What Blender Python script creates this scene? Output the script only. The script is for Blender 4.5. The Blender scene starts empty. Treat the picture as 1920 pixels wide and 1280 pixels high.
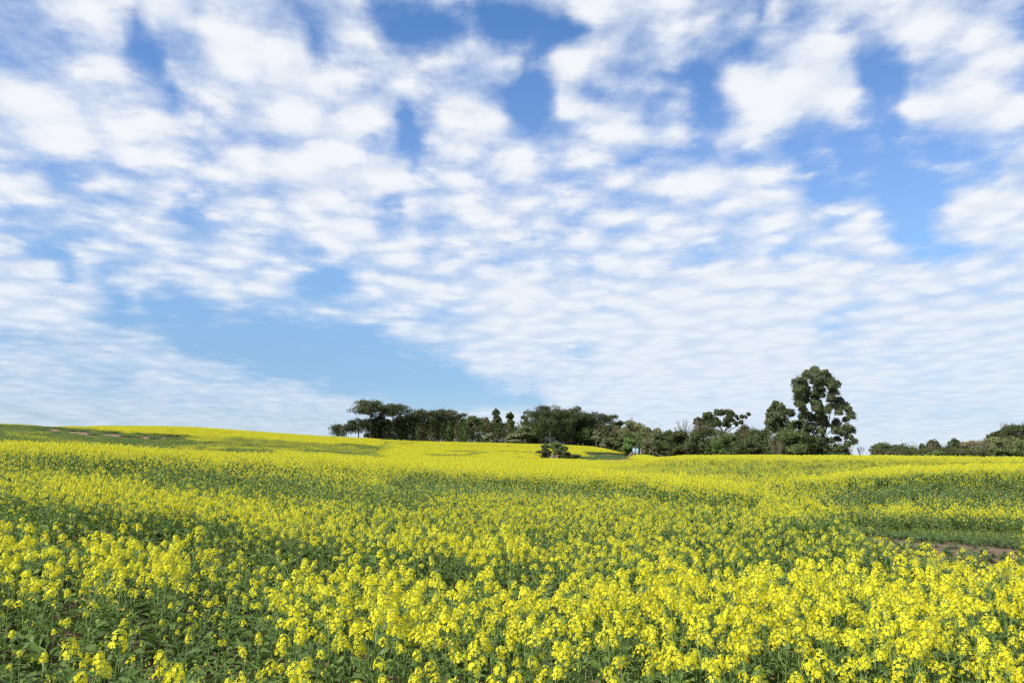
import bpy, math, random
import numpy as np
from mathutils import Vector, Euler, Matrix

R = math.radians
S = bpy.context.scene
rng = np.random.default_rng(11)
random.seed(11)

# ------------------------------------------------------------------ camera
F_PX = 960 / math.tan(R(31.0))          # focal length for a 1920 px wide frame
HORIZON = 862.0
TH = math.atan((HORIZON - 640) / F_PX)  # camera pitched up
CT, ST = math.cos(TH), math.sin(TH)
CAM_H = 1.92                            # eye height over the ground at the camera

cam_d = bpy.data.cameras.new('camera')
cam = bpy.data.objects.new('camera', cam_d)
S.collection.objects.link(cam)
cam_d.sensor_width = 36.0
cam_d.lens = 18.0 / math.tan(R(31.0))
cam_d.clip_start = 0.1
cam_d.clip_end = 12000
cam.location = (0, 0, CAM_H)
cam.rotation_euler = (R(90) + TH, 0, 0)
S.camera = cam

# ------------------------------------------------------------------ sun, exposure
SUN_EL, SUN_AZ = R(47), R(-128)         # azimuth from +Y, clockwise seen from above
sd = Vector((math.sin(SUN_AZ) * math.cos(SUN_EL), math.cos(SUN_AZ) * math.cos(SUN_EL), math.sin(SUN_EL)))
sun_d = bpy.data.lights.new('sun', 'SUN')
sun_d.energy = 5.0
sun_d.angle = R(0.55)
sun_d.color = (1.0, 0.955, 0.88)
sun = bpy.data.objects.new('sun', sun_d)
sun.rotation_euler = sd.to_track_quat('Z', 'Y').to_euler()
sun.location = (0, 0, 80)
S.collection.objects.link(sun)

S.view_settings.view_transform = 'Standard'
S.view_settings.look = 'None'
S.view_settings.exposure = 0.1
S.view_settings.gamma = 1.0
S.view_settings.use_curve_mapping = False
S.render.engine = 'CYCLES'
S.cycles.max_bounces = 5
S.cycles.diffuse_bounces = 3
S.cycles.glossy_bounces = 2
S.cycles.transmission_bounces = 3
S.cycles.transparent_max_bounces = 6
S.cycles.use_denoising = False
S.cycles.filter_width = 1.35
S.cycles.sample_clamp_indirect = 6.0


def smooth(a, b, x):
    t = np.clip((x - a) / (b - a), 0, 1)
    return t * t * (3 - 2 * t)


def seg_dist(px, py, pts, kx):
    """distance from points to a polyline; x is counted kx times"""
    best = np.full(np.shape(px), 1e9)
    if len(pts) == 1:
        pts = [pts[0], (pts[0][0] + .01, pts[0][1])]
    for (x0, y0), (x1, y1) in zip(pts[:-1], pts[1:]):
        dx, dy = (x1 - x0) * kx, y1 - y0
        t = np.clip((((px - x0) * kx) * dx + (py - y0) * dy) / (dx * dx + dy * dy), 0, 1)
        d = np.hypot((px - x0) * kx - t * dx, (py - y0) - t * dy)
        best = np.minimum(best, d)
    return best


# ------------------------------------------------------------------ sky: Nishita air with a procedural altocumulus deck
W = bpy.data.worlds.new('World')
S.world = W
W.use_nodes = True
nt = W.node_tree
nt.nodes.clear()


class NT:
    def __init__(s, tree): s.t = tree
    def new(s, typ, **kw):
        n = s.t.nodes.new(typ)
        for k, v in kw.items(): setattr(n, k, v)
        return n
    def put(s, sock, v):
        if isinstance(v, bpy.types.NodeSocket): s.t.links.new(v, sock)
        elif v is not None: sock.default_value = v
    def m(s, op, a, b=None, c=None, clamp=False):
        n = s.new('ShaderNodeMath', operation=op, use_clamp=clamp)
        for i, v in enumerate((a, b, c)): s.put(n.inputs[i], v)
        return n.outputs[0]
    def v(s, op, a, b=None, out=0):
        n = s.new('ShaderNodeVectorMath', operation=op)
        s.put(n.inputs[0], a)
        if b is not None: s.put(n.inputs[1], b)
        return n.outputs['Value'] if op == 'DOT_PRODUCT' else n.outputs[0]
    def comb(s, a, b, c):
        n = s.new('ShaderNodeCombineXYZ')
        for i, v in enumerate((a, b, c)): s.put(n.inputs[i], v)
        return n.outputs[0]
    def sep(s, a):
        n = s.new('ShaderNodeSeparateXYZ'); s.put(n.inputs[0], a); return n.outputs
    def noise(s, vec, scale, detail=2, rough=.5, dist=0, dims='3D'):
        n = s.new('ShaderNodeTexNoise', noise_dimensions=dims)
        s.put(n.inputs['Vector'], vec); n.inputs['Scale'].default_value = scale
        n.inputs['Detail'].default_value = detail; n.inputs['Roughness'].default_value = rough
        n.inputs['Distortion'].default_value = dist
        return n.outputs
    def mapr(s, x, a, b, c=0, d=1, mode='SMOOTHSTEP'):
        n = s.new('ShaderNodeMapRange', interpolation_type=mode)
        s.put(n.inputs['Value'], x)
        for k, v in (('From Min', a), ('From Max', b), ('To Min', c), ('To Max', d)): n.inputs[k].default_value = v
        return n.outputs['Result']
    def mix(s, f, a, b, blend='MIX'):
        n = s.new('ShaderNodeMix', data_type='RGBA', blend_type=blend)
        s.put(n.inputs[0], f); s.put(n.inputs[6], a); s.put(n.inputs[7], b)
        return n.outputs[2]


g = NT(nt)
sky = g.new('ShaderNodeTexSky', sky_type='NISHITA')
sky.sun_disc = False
sky.sun_elevation = SUN_EL
sky.sun_rotation = SUN_AZ % (2 * math.pi)
sky.altitude = 900
sky.air_density = 1.0
sky.dust_density = 0.35
sky.ozone_density = 1.6

tc = g.new('ShaderNodeTexCoord')
dx, dy, dz = g.sep(tc.outputs['Generated'])
zc = g.m('MAXIMUM', dz, 0.004)
g.put(sky.inputs[0], g.comb(dx, dy, zc)) if len(sky.inputs) else None
zz = g.m('ADD', zc, 0.09)
P = g.comb(g.m('DIVIDE', dx, zz), g.m('DIVIDE', dy, zz), 0.0)
# coverage of the deck over azimuth and elevation, from openings and banks laid out by hand
OPEN = [  # polyline (frame px of 1920), half width, depth
    ([(238, 0), (262, 95), (325, 180)], 20, .75), ([(325, 190), (375, 235)], 13, .45), ([(365, 60), (380, 80)], 12, .3),
    ([(760, 10), (800, 70)], 48, .9), ([(900, 30), (1000, 70)], 55, 1.0), ([(990, 130), (1000, 215)], 40, .95),
    ([(700, 20), (720, 10)], 20, .6), ([(600, 90), (612, 112)], 16, .7), ([(755, 225), (772, 262), (795, 288)], 24, 1.0),
    ([(735, 392), (760, 395)], 18, .7), ([(90, 318), (190, 328)], 17, .7), ([(200, 320), (300, 335), (360, 355), (440, 405)], 11, .5),
    ([(285, 370), (340, 405), (480, 438), (600, 462)], 11, .65), ([(0, 425), (60, 450), (125, 495)], 24, .85),
    ([(80, 470), (130, 500)], 26, .7), ([(185, 520), (225, 555)], 20, .7), ([(480, 590), (620, 530)], 22, .6), ([(590, 545), (640, 525)], 34, .95),
    ([(210, 590), (340, 610)], 34, .9), ([(320, 590), (480, 640), (640, 665)], 52, 1.1), ([(560, 640), (700, 690), (840, 715)], 52, 1.2),
    ([(760, 730), (900, 735), (1000, 750)], 26, .9), ([(640, 610), (720, 640)], 22, .9), ([(0, 628), (160, 645)], 9, .4),
    ([(150, 655), (260, 650)], 10, .35), ([(190, 712), (240, 714)], 7, .35), ([(310, 752), (345, 750)], 6, .3),
    ([(465, 210), (470, 225)], 10, .7), ([(410, 262), (440, 262)], 9, .55), ([(570, 284), (590, 286)], 11, .5),
    ([(1050, 10), (1085, 70)], 16, .45), ([(1010, 60), (1060, 70)], 22, .5),
    ([(1255, 150), (1335, 150), (1400, 88), (1430, 30)], 20, .8), ([(1310, 175), (1350, 195)], 26, .7), ([(1480, 25), (1590, 60)], 22, .5),
    ([(1180, 300), (1240, 310)], 22, .9), ([(1230, 320), (1330, 270), (1480, 270), (1560, 265)], 26, .85), ([(1295, 240), (1330, 200)], 24, .6),
    ([(1640, 120), (1650, 230)], 46, .95), ([(1560, 270), (1700, 300), (1760, 285)], 44, 1.1), ([(1620, 340), (1730, 350)], 46, 1.1),
    ([(1690, 400), (1730, 470)], 36, 1.0), ([(1730, 470), (1800, 478)], 16, .8), ([(1780, 285), (1920, 282)], 13, .65), ([(1790, 402), (1920, 388)], 9, .7),
    ([(1500, 320), (1560, 375)], 30, .8), ([(1330, 400), (1400, 395)], 14, .7), ([(1430, 360), (1500, 350)], 14, .6), ([(1280, 480), (1310, 465)], 12, .35),
    ([(780, 488), (800, 492)], 14, .65), ([(720, 442), (760, 440)], 10, .45), ([(1090, 498), (1120, 506)], 15, .6), ([(1110, 578), (1140, 582)], 8, .5),
    ([(960, 465), (990, 470)], 8, .4), ([(1540, 612), (1640, 590), (1720, 575)], 9, .6), ([(1620, 560), (1700, 545)], 8, .5), ([(1480, 575), (1510, 560)], 9, .35),
    ([(1700, 755), (1860, 760)], 14, .45), ([(1640, 780), (1760, 790)], 8, .3), ([(820, 590), (880, 595)], 9, .5), ([(900, 614), (945, 616)], 7, .5),
    ([(960, 644), (1000, 650)], 8, .45), ([(1080, 662), (1110, 664)], 10, .5), ([(1850, 560), (1920, 565)], 7, .3), ([(1000, 672), (1030, 676)], 7, .4),
    ([(100, 60), (140, 80)], 8, .3), ([(90, 415), (180, 430)], 9, .3),
]
BANK = [
    ([(880, 75), (900, 88)], 32, .55), ([(1000, 105), (1070, 108)], 19, .6), ([(40, 190), (180, 230)], 100, .25), ([(450, 110), (620, 240)], 60, .15),
    ([(580, 330), (740, 340)], 42, .4), ([(540, 400), (700, 430)], 26, .25), ([(1080, 225), (1170, 225)], 34, .45), ([(1430, 180), (1560, 150)], 38, .6),
    ([(1730, 210), (1900, 220)], 40, .5), ([(1300, 330), (1450, 310)], 26, .45), ([(1790, 370), (1880, 360)], 22, .5), ([(1880, 320), (1920, 320)], 20, .5),
    ([(1800, 440), (1920, 435)], 18, .5), ([(400, 520), (500, 530)], 24, .35), ([(520, 565), (580, 572)], 11, .55), ([(0, 560), (130, 570)], 30, .3),
    ([(350, 588), (390, 588)], 8, .3), ([(1240, 400), (1290, 380)], 22, .3), ([(860, 160), (900, 200)], 44, .2), ([(1000, 560), (1500, 600)], 90, .2),
    ([(1130, 670), (1500, 720)], 40, .2), ([(1640, 320), (1650, 335)], 12, .3), ([(1700, 60), (1880, 60)], 40, .25), ([(450, 740), (600, 765)], 20, .1),
]
NR, NC = 30, 94
AZ0, AZ1, EL1 = R(-46), R(46), R(40)
vrow = (np.arange(NR) / (NR - 1))
el_r = EL1 * vrow ** (1 / 0.75)
az_c = AZ0 + (AZ1 - AZ0) * np.arange(NC) / (NC - 1)
AZg, ELg = np.meshgrid(az_c, el_r)
Dx, Dy, Dz = np.sin(AZg) * np.cos(ELg), np.cos(AZg) * np.cos(ELg), np.sin(ELg)
fwd = Dy * CT + Dz * ST
PXg = 960 + F_PX * Dx / fwd
PYg = 640 - F_PX * (-Dy * ST + Dz * CT) / fwd
cov = np.full(PXg.shape, .71)
cov += .15 * smooth(430, 560, PYg) * smooth(700, 900, PXg)
cov -= .20 * smooth(600, 700, PYg) * (1 - smooth(600, 1000, PXg))
cov -= .10 * smooth(1350, 1700, PXg) * smooth(680, 780, PYg)
cov -= .12 * smooth(1100, 1500, PXg) * (1 - smooth(350, 480, PYg))
for pts, hw, a in OPEN:
    cov -= (.93 - .08 * smooth(350, 520, PYg)) * a * (1 - smooth(.35, 1.45, seg_dist(PXg, PYg, pts, 1.0) / hw))
for pts, hw, a in BANK:
    cov += a * (1 - smooth(.3, 1.3, seg_dist(PXg, PYg, pts, 1.0) / hw))
edge = np.minimum(np.minimum((AZg - AZ0) / R(7), (AZ1 - AZg) / R(7)), (EL1 - ELg) / R(5))
cov = .62 + (np.clip(cov, -.25, 1.3) - .62) * np.clip(edge, 0, 1)
cov = cov * .5 + .3                        # keep it positive for the ramps

az = g.m('ARCTAN2', dx, dy)
el = g.m('ARCSINE', zc)
wn = g.noise(P, 2.2, 3, .55, 0, '2D')['Color']
wv = g.v('SUBTRACT', wn, (.5, .5, .5))
wx, wy, _ = g.sep(wv)
wamp = g.m('MULTIPLY', zz, .12)
az2 = g.m('ADD', az, g.m('MULTIPLY', wx, wamp))
el2 = g.m('MAXIMUM', g.m('ADD', el, g.m('MULTIPLY', g.m('MULTIPLY', wy, wamp), .8)), 0.0)
u = g.m('MULTIPLY', g.m('SUBTRACT', az2, AZ0), 3.0 / (AZ1 - AZ0))
vv = g.m('MULTIPLY', g.m('POWER', g.m('DIVIDE', el2, EL1), .75, clamp=True), NR - 1.0)
v3 = g.comb(vv, vv, vv)
fac = [g.m('SUBTRACT', u, float(j)) for j in range(3)]
tot = None
for k in range(NR // 3):
    acc = None
    off = np.zeros(3)
    for j in range(3):
        n = g.new('ShaderNodeValToRGB')
        cr = n.color_ramp
        cr.interpolation = 'LINEAR'
        cr.elements[0].position = 0
        cr.elements[1].position = 1
        for i in range(1, 31):
            cr.elements.new(i / 31)
        for i in range(32):
            c = cov[3 * k:3 * k + 3, 31 * j + i]
            cr.elements[i].position = i / 31
            cr.elements[i].color = (c[0], c[1], c[2], 1)
        if j: off += cov[3 * k:3 * k + 3, 31 * j]
        g.put(n.inputs[0], fac[j])
        acc = n.outputs[0] if acc is None else g.v('ADD', acc, n.outputs[0])
    acc = g.v('SUBTRACT', acc, tuple(off))
    w = g.v('SUBTRACT', v3, (3. * k, 3. * k + 1, 3. * k + 2))
    w = g.v('MAXIMUM', g.v('SUBTRACT', (1, 1, 1), g.v('ABSOLUTE', w)), (0, 0, 0))
    d = g.v('DOT_PRODUCT', acc, w)
    tot = d if tot is None else g.m('ADD', tot, d)
covn = g.m('MULTIPLY', g.m('SUBTRACT', tot, .3), 2.0)
# deck cells: rolls lie across a direction that runs from the left front to the right back
mp = g.new('ShaderNodeMapping')
g.put(mp.inputs[0], P)
mp.inputs['Rotation'].default_value = (0, 0, R(-14))
mp.inputs['Scale'].default_value = (1.0, .85, 1)
wq = g.noise(P, 4.5, 4, .6, 0, '2D')['Color']
Pw = g.v('ADD', mp.outputs[0], g.v('MULTIPLY', g.v('SUBTRACT', wq, (.5, .5, .5)), (.17, .17, 0)))
vo = g.new('ShaderNodeTexVoronoi', voronoi_dimensions='2D', feature='SMOOTH_F1')
g.put(vo.inputs['Vector'], Pw)
vo.inputs['Scale'].default_value = 6.6
vo.inputs['Smoothness'].default_value = .7
vo.inputs['Randomness'].default_value = .95
puff = vo.outputs['Distance']
nA = g.noise(mp.outputs[0], 2.6, 4.0, .6, 0, '2D')[0]
nB = g.noise(mp.outputs[0], 9.0, 6.0, .62, 0, '2D')[0]
dens = g.m('ADD', covn, g.m('MULTIPLY', g.m('SUBTRACT', .40, puff), g.mapr(zc, .04, .34, .10, 1.0)))
dens = g.m('ADD', dens, g.m('MULTIPLY', g.m('SUBTRACT', nA, .5), g.mapr(zc, .03, .25, .5, 1.0)))
dens = g.m('ADD', dens, g.m('MULTIPLY', g.m('SUBTRACT', nB, .5), g.mapr(zc, .03, .30, .3, 1.25)))
mp3 = g.new('ShaderNodeMapping')
g.put(mp3.inputs[0], P)
mp3.inputs['Rotation'].default_value = (0, 0, R(4))
mp3.inputs['Scale'].default_value = (2.6, .55, 1)
nS = g.noise(mp3.outputs[0], 1.3, 4.0, .55, 0, '2D')[0]
dens = g.m('ADD', dens, g.m('MULTIPLY', g.m('SUBTRACT', nS, .5), .55))
veil = g.mapr(el, R(0.5), R(8), .30, 0)
alpha = g.m('MAXIMUM', g.mapr(dens, -.22, 1.04, 0, .97), veil)
shade = g.m('ADD', g.m('SUBTRACT', 1.0, g.m('MULTIPLY', puff, 1.2)), g.m('MULTIPLY', g.m('SUBTRACT', dens, .75), .55))
thick = g.m('ADD', g.m('MULTIPLY', g.m('SUBTRACT', g.mapr(shade, -.1, 1.15), .55), g.mapr(zc, .02, .3, .35, 1)), .55)
SKYK = 0.14
cl = g.mix(thick, (4.1, 4.75, 5.95, 1), (6.2, 6.3, 6.5, 1))
lo = g.mapr(el, R(2), R(22))
cl = g.mix(g.m('SUBTRACT', 1.0, lo), cl, (.93, .975, 1.0, 1), 'MULTIPLY')
tr = g.new('ShaderNodeValToRGB')
for i_, (e_, c_) in enumerate(((0, (.36, .48, .66)), (4.9, (.46, .62, .81)), (7.5, (.63, .76, .89)), (10.5, (.78, .92, 1.05)), (13.6, (.92, 1.06, 1.18)), (19.5, (.95, 1.12, 1.33)), (28.8, (.68, 1.0, 1.30)), (40, (.64, .98, 1.30)))):
    el_ = tr.color_ramp.elements[0] if i_ == 0 else (tr.color_ramp.elements[-1] if i_ == 7 else tr.color_ramp.elements.new(e_ / 40))
    el_.position = e_ / 40; el_.color = c_ + (1,)
g.put(tr.inputs[0], g.m('DIVIDE', el, R(40), clamp=True))
air = g.v('MULTIPLY', sky.outputs[0], tr.outputs[0])
colr = g.mix(alpha, air, cl)
bg = g.new('ShaderNodeBackground')
g.put(bg.inputs[0], colr)
bg.inputs[1].default_value = SKYK
out = g.new('ShaderNodeOutputWorld')
nt.links.new(bg.outputs[0], out.inputs[0])
W.cycles.sampling_method = 'MANUAL'
W.cycles.sample_map_resolution = 512


# ------------------------------------------------------------------ helpers
def tag(o, label=None, cat=None, group=None, kind=None):
    for k, v in (('label', label), ('category', cat), ('group', group), ('kind', kind)):
        if v: o[k] = v
    return o


class MB:
    """mesh buffer: polygons of any size, joined into ONE mesh"""
    def __init__(s): s.v, s.f, s.m, s.n = [], [], [], 0
    def add(s, v, f, m=0):
        v = np.asarray(v, float).reshape(-1, 3); f = np.asarray(f, int)
        if len(f) == 0: return
        s.v.append(v); s.f.append(f + s.n)
        s.m.append(np.full(len(f), m) if np.isscalar(m) else np.asarray(m)); s.n += len(v)
    def merge(s, o, M=None, off=(0, 0, 0), sc=1.0):
        V = [x for x in o.v]
        base = s.n
        for x in V:
            y = x * sc
            if M is not None: y = y @ M.T
            s.v.append(y + np.asarray(off)); s.n += len(x)
        for f, m in zip(o.f, o.m): s.f.append(f + base); s.m.append(m)
    def mesh(s, name, mats, smooth_=False):
        me = bpy.data.meshes.new(name)
        V = np.concatenate(s.v)
        me.vertices.add(len(V)); me.vertices.foreach_set('co', V.ravel())
        ls = np.concatenate([f.ravel() for f in s.f])
        tot_ = np.concatenate([np.full(len(f), f.shape[1]) for f in s.f])
        st = np.concatenate([[0], np.cumsum(tot_)[:-1]])
        me.loops.add(len(ls)); me.loops.foreach_set('vertex_index', ls)
        me.polygons.add(len(tot_)); me.polygons.foreach_set('loop_start', st)
        me.polygons.foreach_set('loop_total', tot_)
        me.polygons.foreach_set('material_index', np.concatenate(s.m))
        if smooth_: me.polygons.foreach_set('use_smooth', np.ones(len(tot_), bool))
        for m in mats: me.materials.append(m)
        me.update(calc_edges=True)
        return me


def link(name, me, parent=None, loc=(0, 0, 0), coll=None):
    o = bpy.data.objects.new(name, me)
    (coll or S.collection).objects.link(o)
    o.location = loc
    if parent is not None: o.parent = parent
    return o


def rotz(a):
    c, s = math.cos(a), math.sin(a)
    return np.array([[c, -s, 0], [s, c, 0], [0, 0, 1.]])


def basis(n, spin=0.0):
    """rotation whose z axis is n"""
    n = np.asarray(n, float); n = n / (np.linalg.norm(n) + 1e-9)
    a = np.array([0, 0, 1.]) if abs(n[2]) < .9 else np.array([1., 0, 0])
    x = np.cross(a, n); x /= np.linalg.norm(x); y = np.cross(n, x)
    c, s = math.cos(spin), math.sin(spin)
    return np.stack([x * c + y * s, -x * s + y * c, n], 1)


def tube(mb, pts, rad, k=5, m=0):
    pts = np.asarray(pts, float); n = len(pts)
    V = []
    for i, p in enumerate(pts):
        t = pts[min(i + 1, n - 1)] - pts[max(i - 1, 0)]
        B = basis(t)
        a = np.arange(k) * 2 * math.pi / k
        V.append(p + rad[i] * (np.cos(a)[:, None] * B[:, 0] + np.sin(a)[:, None] * B[:, 1]))
    Fc = [(i * k + j, i * k + (j + 1) % k, (i + 1) * k + (j + 1) % k, (i + 1) * k + j) for i in range(n - 1) for j in range(k)]
    mb.add(np.concatenate(V), Fc, m)


def leaves(mb, C, N, size, m=0, r=None, asp=.6, pointed=True):
    """many leaf-sized faces at C facing N"""
    r = r or rng
    n = len(C)
    N = N / (np.linalg.norm(N, axis=1, keepdims=True) + 1e-9)
    A = r.normal(size=(n, 3)); X = np.cross(N, A); X /= np.linalg.norm(X, axis=1, keepdims=True) + 1e-9
    Y = np.cross(N, X)
    s = (np.asarray(size) * np.ones(n))[:, None]
    a = asp * s
    k = .15 * s * N
    V = np.stack([C - X * s, C - Y * a + k, C + X * s, C + Y * a + k], 1).reshape(-1, 3)
    mb.add(V, np.arange(4 * n).reshape(n, 4), m)


# ------------------------------------------------------------------ materials
def mat(name, col, rough=.7, trans=0.0, var=.25, hue=None, nscale=.35, spec=.25, fine=0.0, inst=0.0):
    m = bpy.data.materials.new(name); m.use_nodes = True
    t = m.node_tree; t.nodes.clear(); q = NT(t)
    geo = q.new('ShaderNodeNewGeometry')
    ns = q.noise(geo.outputs['Position'], nscale, 3, .6)[0]
    c = q.mix(q.mapr(ns, .3, .7), tuple(x * (1 - var) for x in col) + (1,), tuple(min(1, x * (1 + var)) for x in (hue or col)) + (1,))
    if fine:
        nf = q.noise(geo.outputs['Position'], nscale * 14, 3, .6)[0]
        c = q.mix(q.mapr(nf, .35, .65, 0, fine), c, tuple(x * .45 for x in col) + (1,))
    if inst:
        oi = q.new('ShaderNodeObjectInfo')
        k = q.mapr(oi.outputs['Random'], 0, 1, 1 - inst, 1 + inst, 'LINEAR')
        c = q.v('MULTIPLY', c, q.comb(k, q.m('ADD', q.m('MULTIPLY', k, .8), .2), k))
    b = q.new('ShaderNodeBsdfPrincipled')
    q.put(b.inputs['Base Color'], c)
    b.inputs['Roughness'].default_value = rough
    b.inputs['Specular IOR Level'].default_value = spec
    o = q.new('ShaderNodeOutputMaterial')
    if trans:
        tr = q.new('ShaderNodeBsdfTranslucent'); q.put(tr.inputs[0], c)
        mx = q.new('ShaderNodeMixShader'); mx.inputs[0].default_value = trans
        t.links.new(b.outputs[0], mx.inputs[1]); t.links.new(tr.outputs[0], mx.inputs[2])
        t.links.new(mx.outputs[0], o.inputs[0])
    else:
        t.links.new(b.outputs[0], o.inputs[0])
    return m


PETAL = mat('petal_yellow', (.91, .80, .030), .6, .38, .07, (.94, .88, .05), 2.2, .15, .22, .07)
BUD = mat('bud_green', (.34, .40, .05), .6, .1, .15, None, 6, .2)
STEM = mat('stem_green', (.21, .31, .08), .55, 0, .2, None, 4, .3)
LEAF = mat('crop_leaf', (.098, .165, .034), .48, .32, .28, (.130, .200, .042), 1.6, .35, 0, .18)
LEAFY = mat('crop_leaf_old', (.30, .24, .05), .6, .15, .2, None, 3, .2)
CROP = [PETAL, BUD, STEM, LEAF, LEAFY]

# ------------------------------------------------------------------ terrain
def z_of(py, Y):
    up = (640 - py) / F_PX
    return CAM_H + Y * (ST + up * CT) / (CT - up * ST)


COLS = {
    -500: [(1.5, 'z', -1.07), (4, 'z', -.98), (8, 'z', -.75), (13, 'z', -.38), (22, 'z', -.1), (40, 826), (60, 831), (95, 826), (130, 810), (180, 792), (210, 786), (260, 790), (400, 800)],
    0: [(1.5, 'z', -1.07), (4, 'z', -1.0), (8, 'z', -.80), (13, 'z', -.45), (22, 'z', -.15), (40, 833), (60, 838), (90, 836), (130, 820), (180, 799), (205, 792.5), (250, 795), (400, 808)],
    160: [(1.5, 'z', -1.07), (4, 'z', -1.02), (8, 'z', -.9), (13, 'z', -.62), (22, 'z', -.3), (42, 839), (60, 843), (95, 838), (140, 822), (200, 802), (235, 800), (270, 798.5), (320, 800), (420, 812)],
    330: [(1.5, 'z', -1.07), (4, 'z', -1.05), (8, 'z', -1.0), (14, 'z', -.8), (28, 'z', -.28), (45, 846), (65, 850), (100, 846), (150, 830), (200, 813), (250, 801), (290, 799.5), (400, 812)],
    480: [(1.5, 'z', -1.07), (4, 'z', -1.07), (9, 'z', -1.02), (14, 'z', -.88), (28, 'z', -.48), (50, 853), (70, 856), (110, 850), (160, 835), (220, 818), (280, 809), (320, 810), (420, 824)],
    640: [(1.5, 'z', -1.07), (4, 'z', -1.07), (11, 'z', -1.0), (18, 'z', -.9), (32, 'z', -.65), (55, 863), (75, 864), (120, 855), (180, 840), (250, 827), (310, 819.5), (345, 821), (450, 838)],
    800: [(1.5, 'z', -1.07), (4, 'z', -1.07), (12, 'z', -1.04), (18, 'z', -1.0), (32, 'z', -.8), (55, 873), (80, 869), (130, 860), (200, 847), (260, 836), (310, 827), (340, 829), (450, 846)],
    960: [(1.5, 'z', -1.07), (4, 'z', -1.07), (12, 'z', -1.07), (20, 'z', -1.05), (32, 'z', -.98), (50, 885), (80, 873), (130, 865), (200, 852), (260, 841), (310, 831.5), (350, 834), (450, 850)],
    1100: [(1.5, 'z', -1.07), (4, 'z', -1.07), (12, 'z', -1.07), (20, 'z', -1.05), (32, 'z', -1.0), (50, 888), (80, 876), (130, 868), (185, 859), (220, 852), (260, 843), (300, 836.5), (340, 838), (450, 852)],
    1180: [(1.5, 'z', -1.07), (4, 'z', -1.07), (12, 'z', -1.07), (22, 'z', -1.05), (34, 'z', -1.0), (50, 889), (75, 877), (110, 866), (150, 858), (180, 853.5), (215, 852), (260, 850), (300, 850), (450, 858)],
    1300: [(1.5, 'z', -1.07), (4, 'z', -1.07), (12, 'z', -1.07), (17, 953), (23, 925), (28, 911), (36, 900), (50, 888), (66, 874), (85, 862), (105, 855.5), (130, 857), (200, 862), (300, 864), (450, 870)],
    1500: [(1.5, 'z', -1.07), (4, 'z', -1.07), (10, 'z', -1.07), (14, 'z', -1.07), (20, 'z', -1.10), (24, 946), (29, 941), (35, 918), (43, 903), (48, 897), (60, 880), (80, 862), (100, 855), (125, 857), (200, 864), (450, 872)],
    1700: [(1.5, 'z', -1.07), (4, 'z', -1.07), (9, 'z', -1.07), (14, 'z', -1.07), (20, 'z', -1.12), (25, 954), (30, 955), (34, 943), (42, 903), (48, 884), (54, 881), (60, 879), (75, 865), (95, 857), (118, 859), (200, 868), (450, 874)],
    1920: [(1.5, 'z', -1.07), (4, 'z', -1.07), (9, 'z', -1.07), (14, 'z', -1.08), (19, 'z', -1.14), (24, 959), (29, 960), (33, 948), (41, 903), (47, 880), (52, 877), (58, 876), (75, 866), (92, 860), (118, 863), (200, 870), (450, 876)],
    2400: [(1.5, 'z', -1.07), (4, 'z', -1.07), (9, 'z', -1.07), (14, 'z', -1.08), (19, 'z', -1.14), (24, 959), (29, 960), (33, 948), (41, 903), (47, 880), (52, 877), (58, 876), (75, 866), (92, 862), (118, 864), (200, 870), (450, 876)],
}


def pchip(x, y, xi):
    x = np.asarray(x, float); y = np.asarray(y, float)
    h = np.diff(x); d = np.diff(y) / h
    m = np.zeros(len(x)); m[0], m[-1] = d[0], d[-1]
    for i in range(1, len(x) - 1):
        if d[i - 1] * d[i] > 0:
            w1, w2 = 2 * h[i] + h[i - 1], h[i] + 2 * h[i - 1]
            m[i] = (w1 + w2) / (w1 / d[i - 1] + w2 / d[i])
    i = np.clip(np.searchsorted(x, xi) - 1, 0, len(x) - 2)
    t = (xi - x[i]) / h[i]
    t2, t3 = t * t, t * t * t
    return (2 * t3 - 3 * t2 + 1) * y[i] + (t3 - 2 * t2 + t) * h[i] * m[i] + (-2 * t3 + 3 * t2) * y[i + 1] + (t3 - t2) * h[i] * m[i + 1]


CROP_H = .86
LY = np.linspace(math.log(1.5), math.log(3200), 420)
U = np.linspace(-1.05, 1.05, 300)
colu, colz = [], []
for px in sorted(COLS):
    ys, zs = [], []
    for e in COLS[px]:
        ys.append(math.log(e[0]))
        zs.append(862 - F_PX * e[2] / e[0] * -1 * -1 if e[1] == 'z' else float(e[1]))
    ys += [math.log(700), math.log(3200)]
    zs += [895, 960]
    pyv = pchip(ys, zs, LY)
    colu.append((px - 960) / F_PX * .99); colz.append(z_of(pyv, np.exp(LY)) - CROP_H)
colz = np.array(colz)
ZT = np.zeros((len(U), len(LY)))
for j in range(len(LY)):
    ZT[:, j] = pchip(colu, colz[:, j], np.clip(U, colu[0], colu[-1]))


def H(X, Y):
    """ground height"""
    X = np.asarray(X, float); Y = np.asarray(Y, float)
    Yc = np.maximum(Y, 1.5)
    uu = np.clip(X / Yc, -1.049, 1.049)
    a = (uu + 1.05) / 2.1 * (len(U) - 1); b = (np.log(Yc) - LY[0]) / (LY[-1] - LY[0]) * (len(LY) - 1)
    b = np.clip(b, 0, len(LY) - 1.001)
    i, j = a.astype(int), b.astype(int); fa, fb = a - i, b - j
    z = (ZT[i, j] * (1 - fa) + ZT[i + 1, j] * fa) * (1 - fb) + (ZT[i, j + 1] * (1 - fa) + ZT[i + 1, j + 1] * fa) * fb
    return z + .035 * np.sin(X * 1.3 + 2 * np.sin(Y * .21)) * np.sin(Y * .9 + np.sin(X * .33)) * smooth(1.5, 5, Y)


def to_px(X, Y, Z):
    fw = Y * CT + (Z - CAM_H) * ST
    fw = np.maximum(fw, .3)
    return 960 + F_PX * X / fw, 640 - F_PX * (-Y * ST + (Z - CAM_H) * CT) / fw


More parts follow.
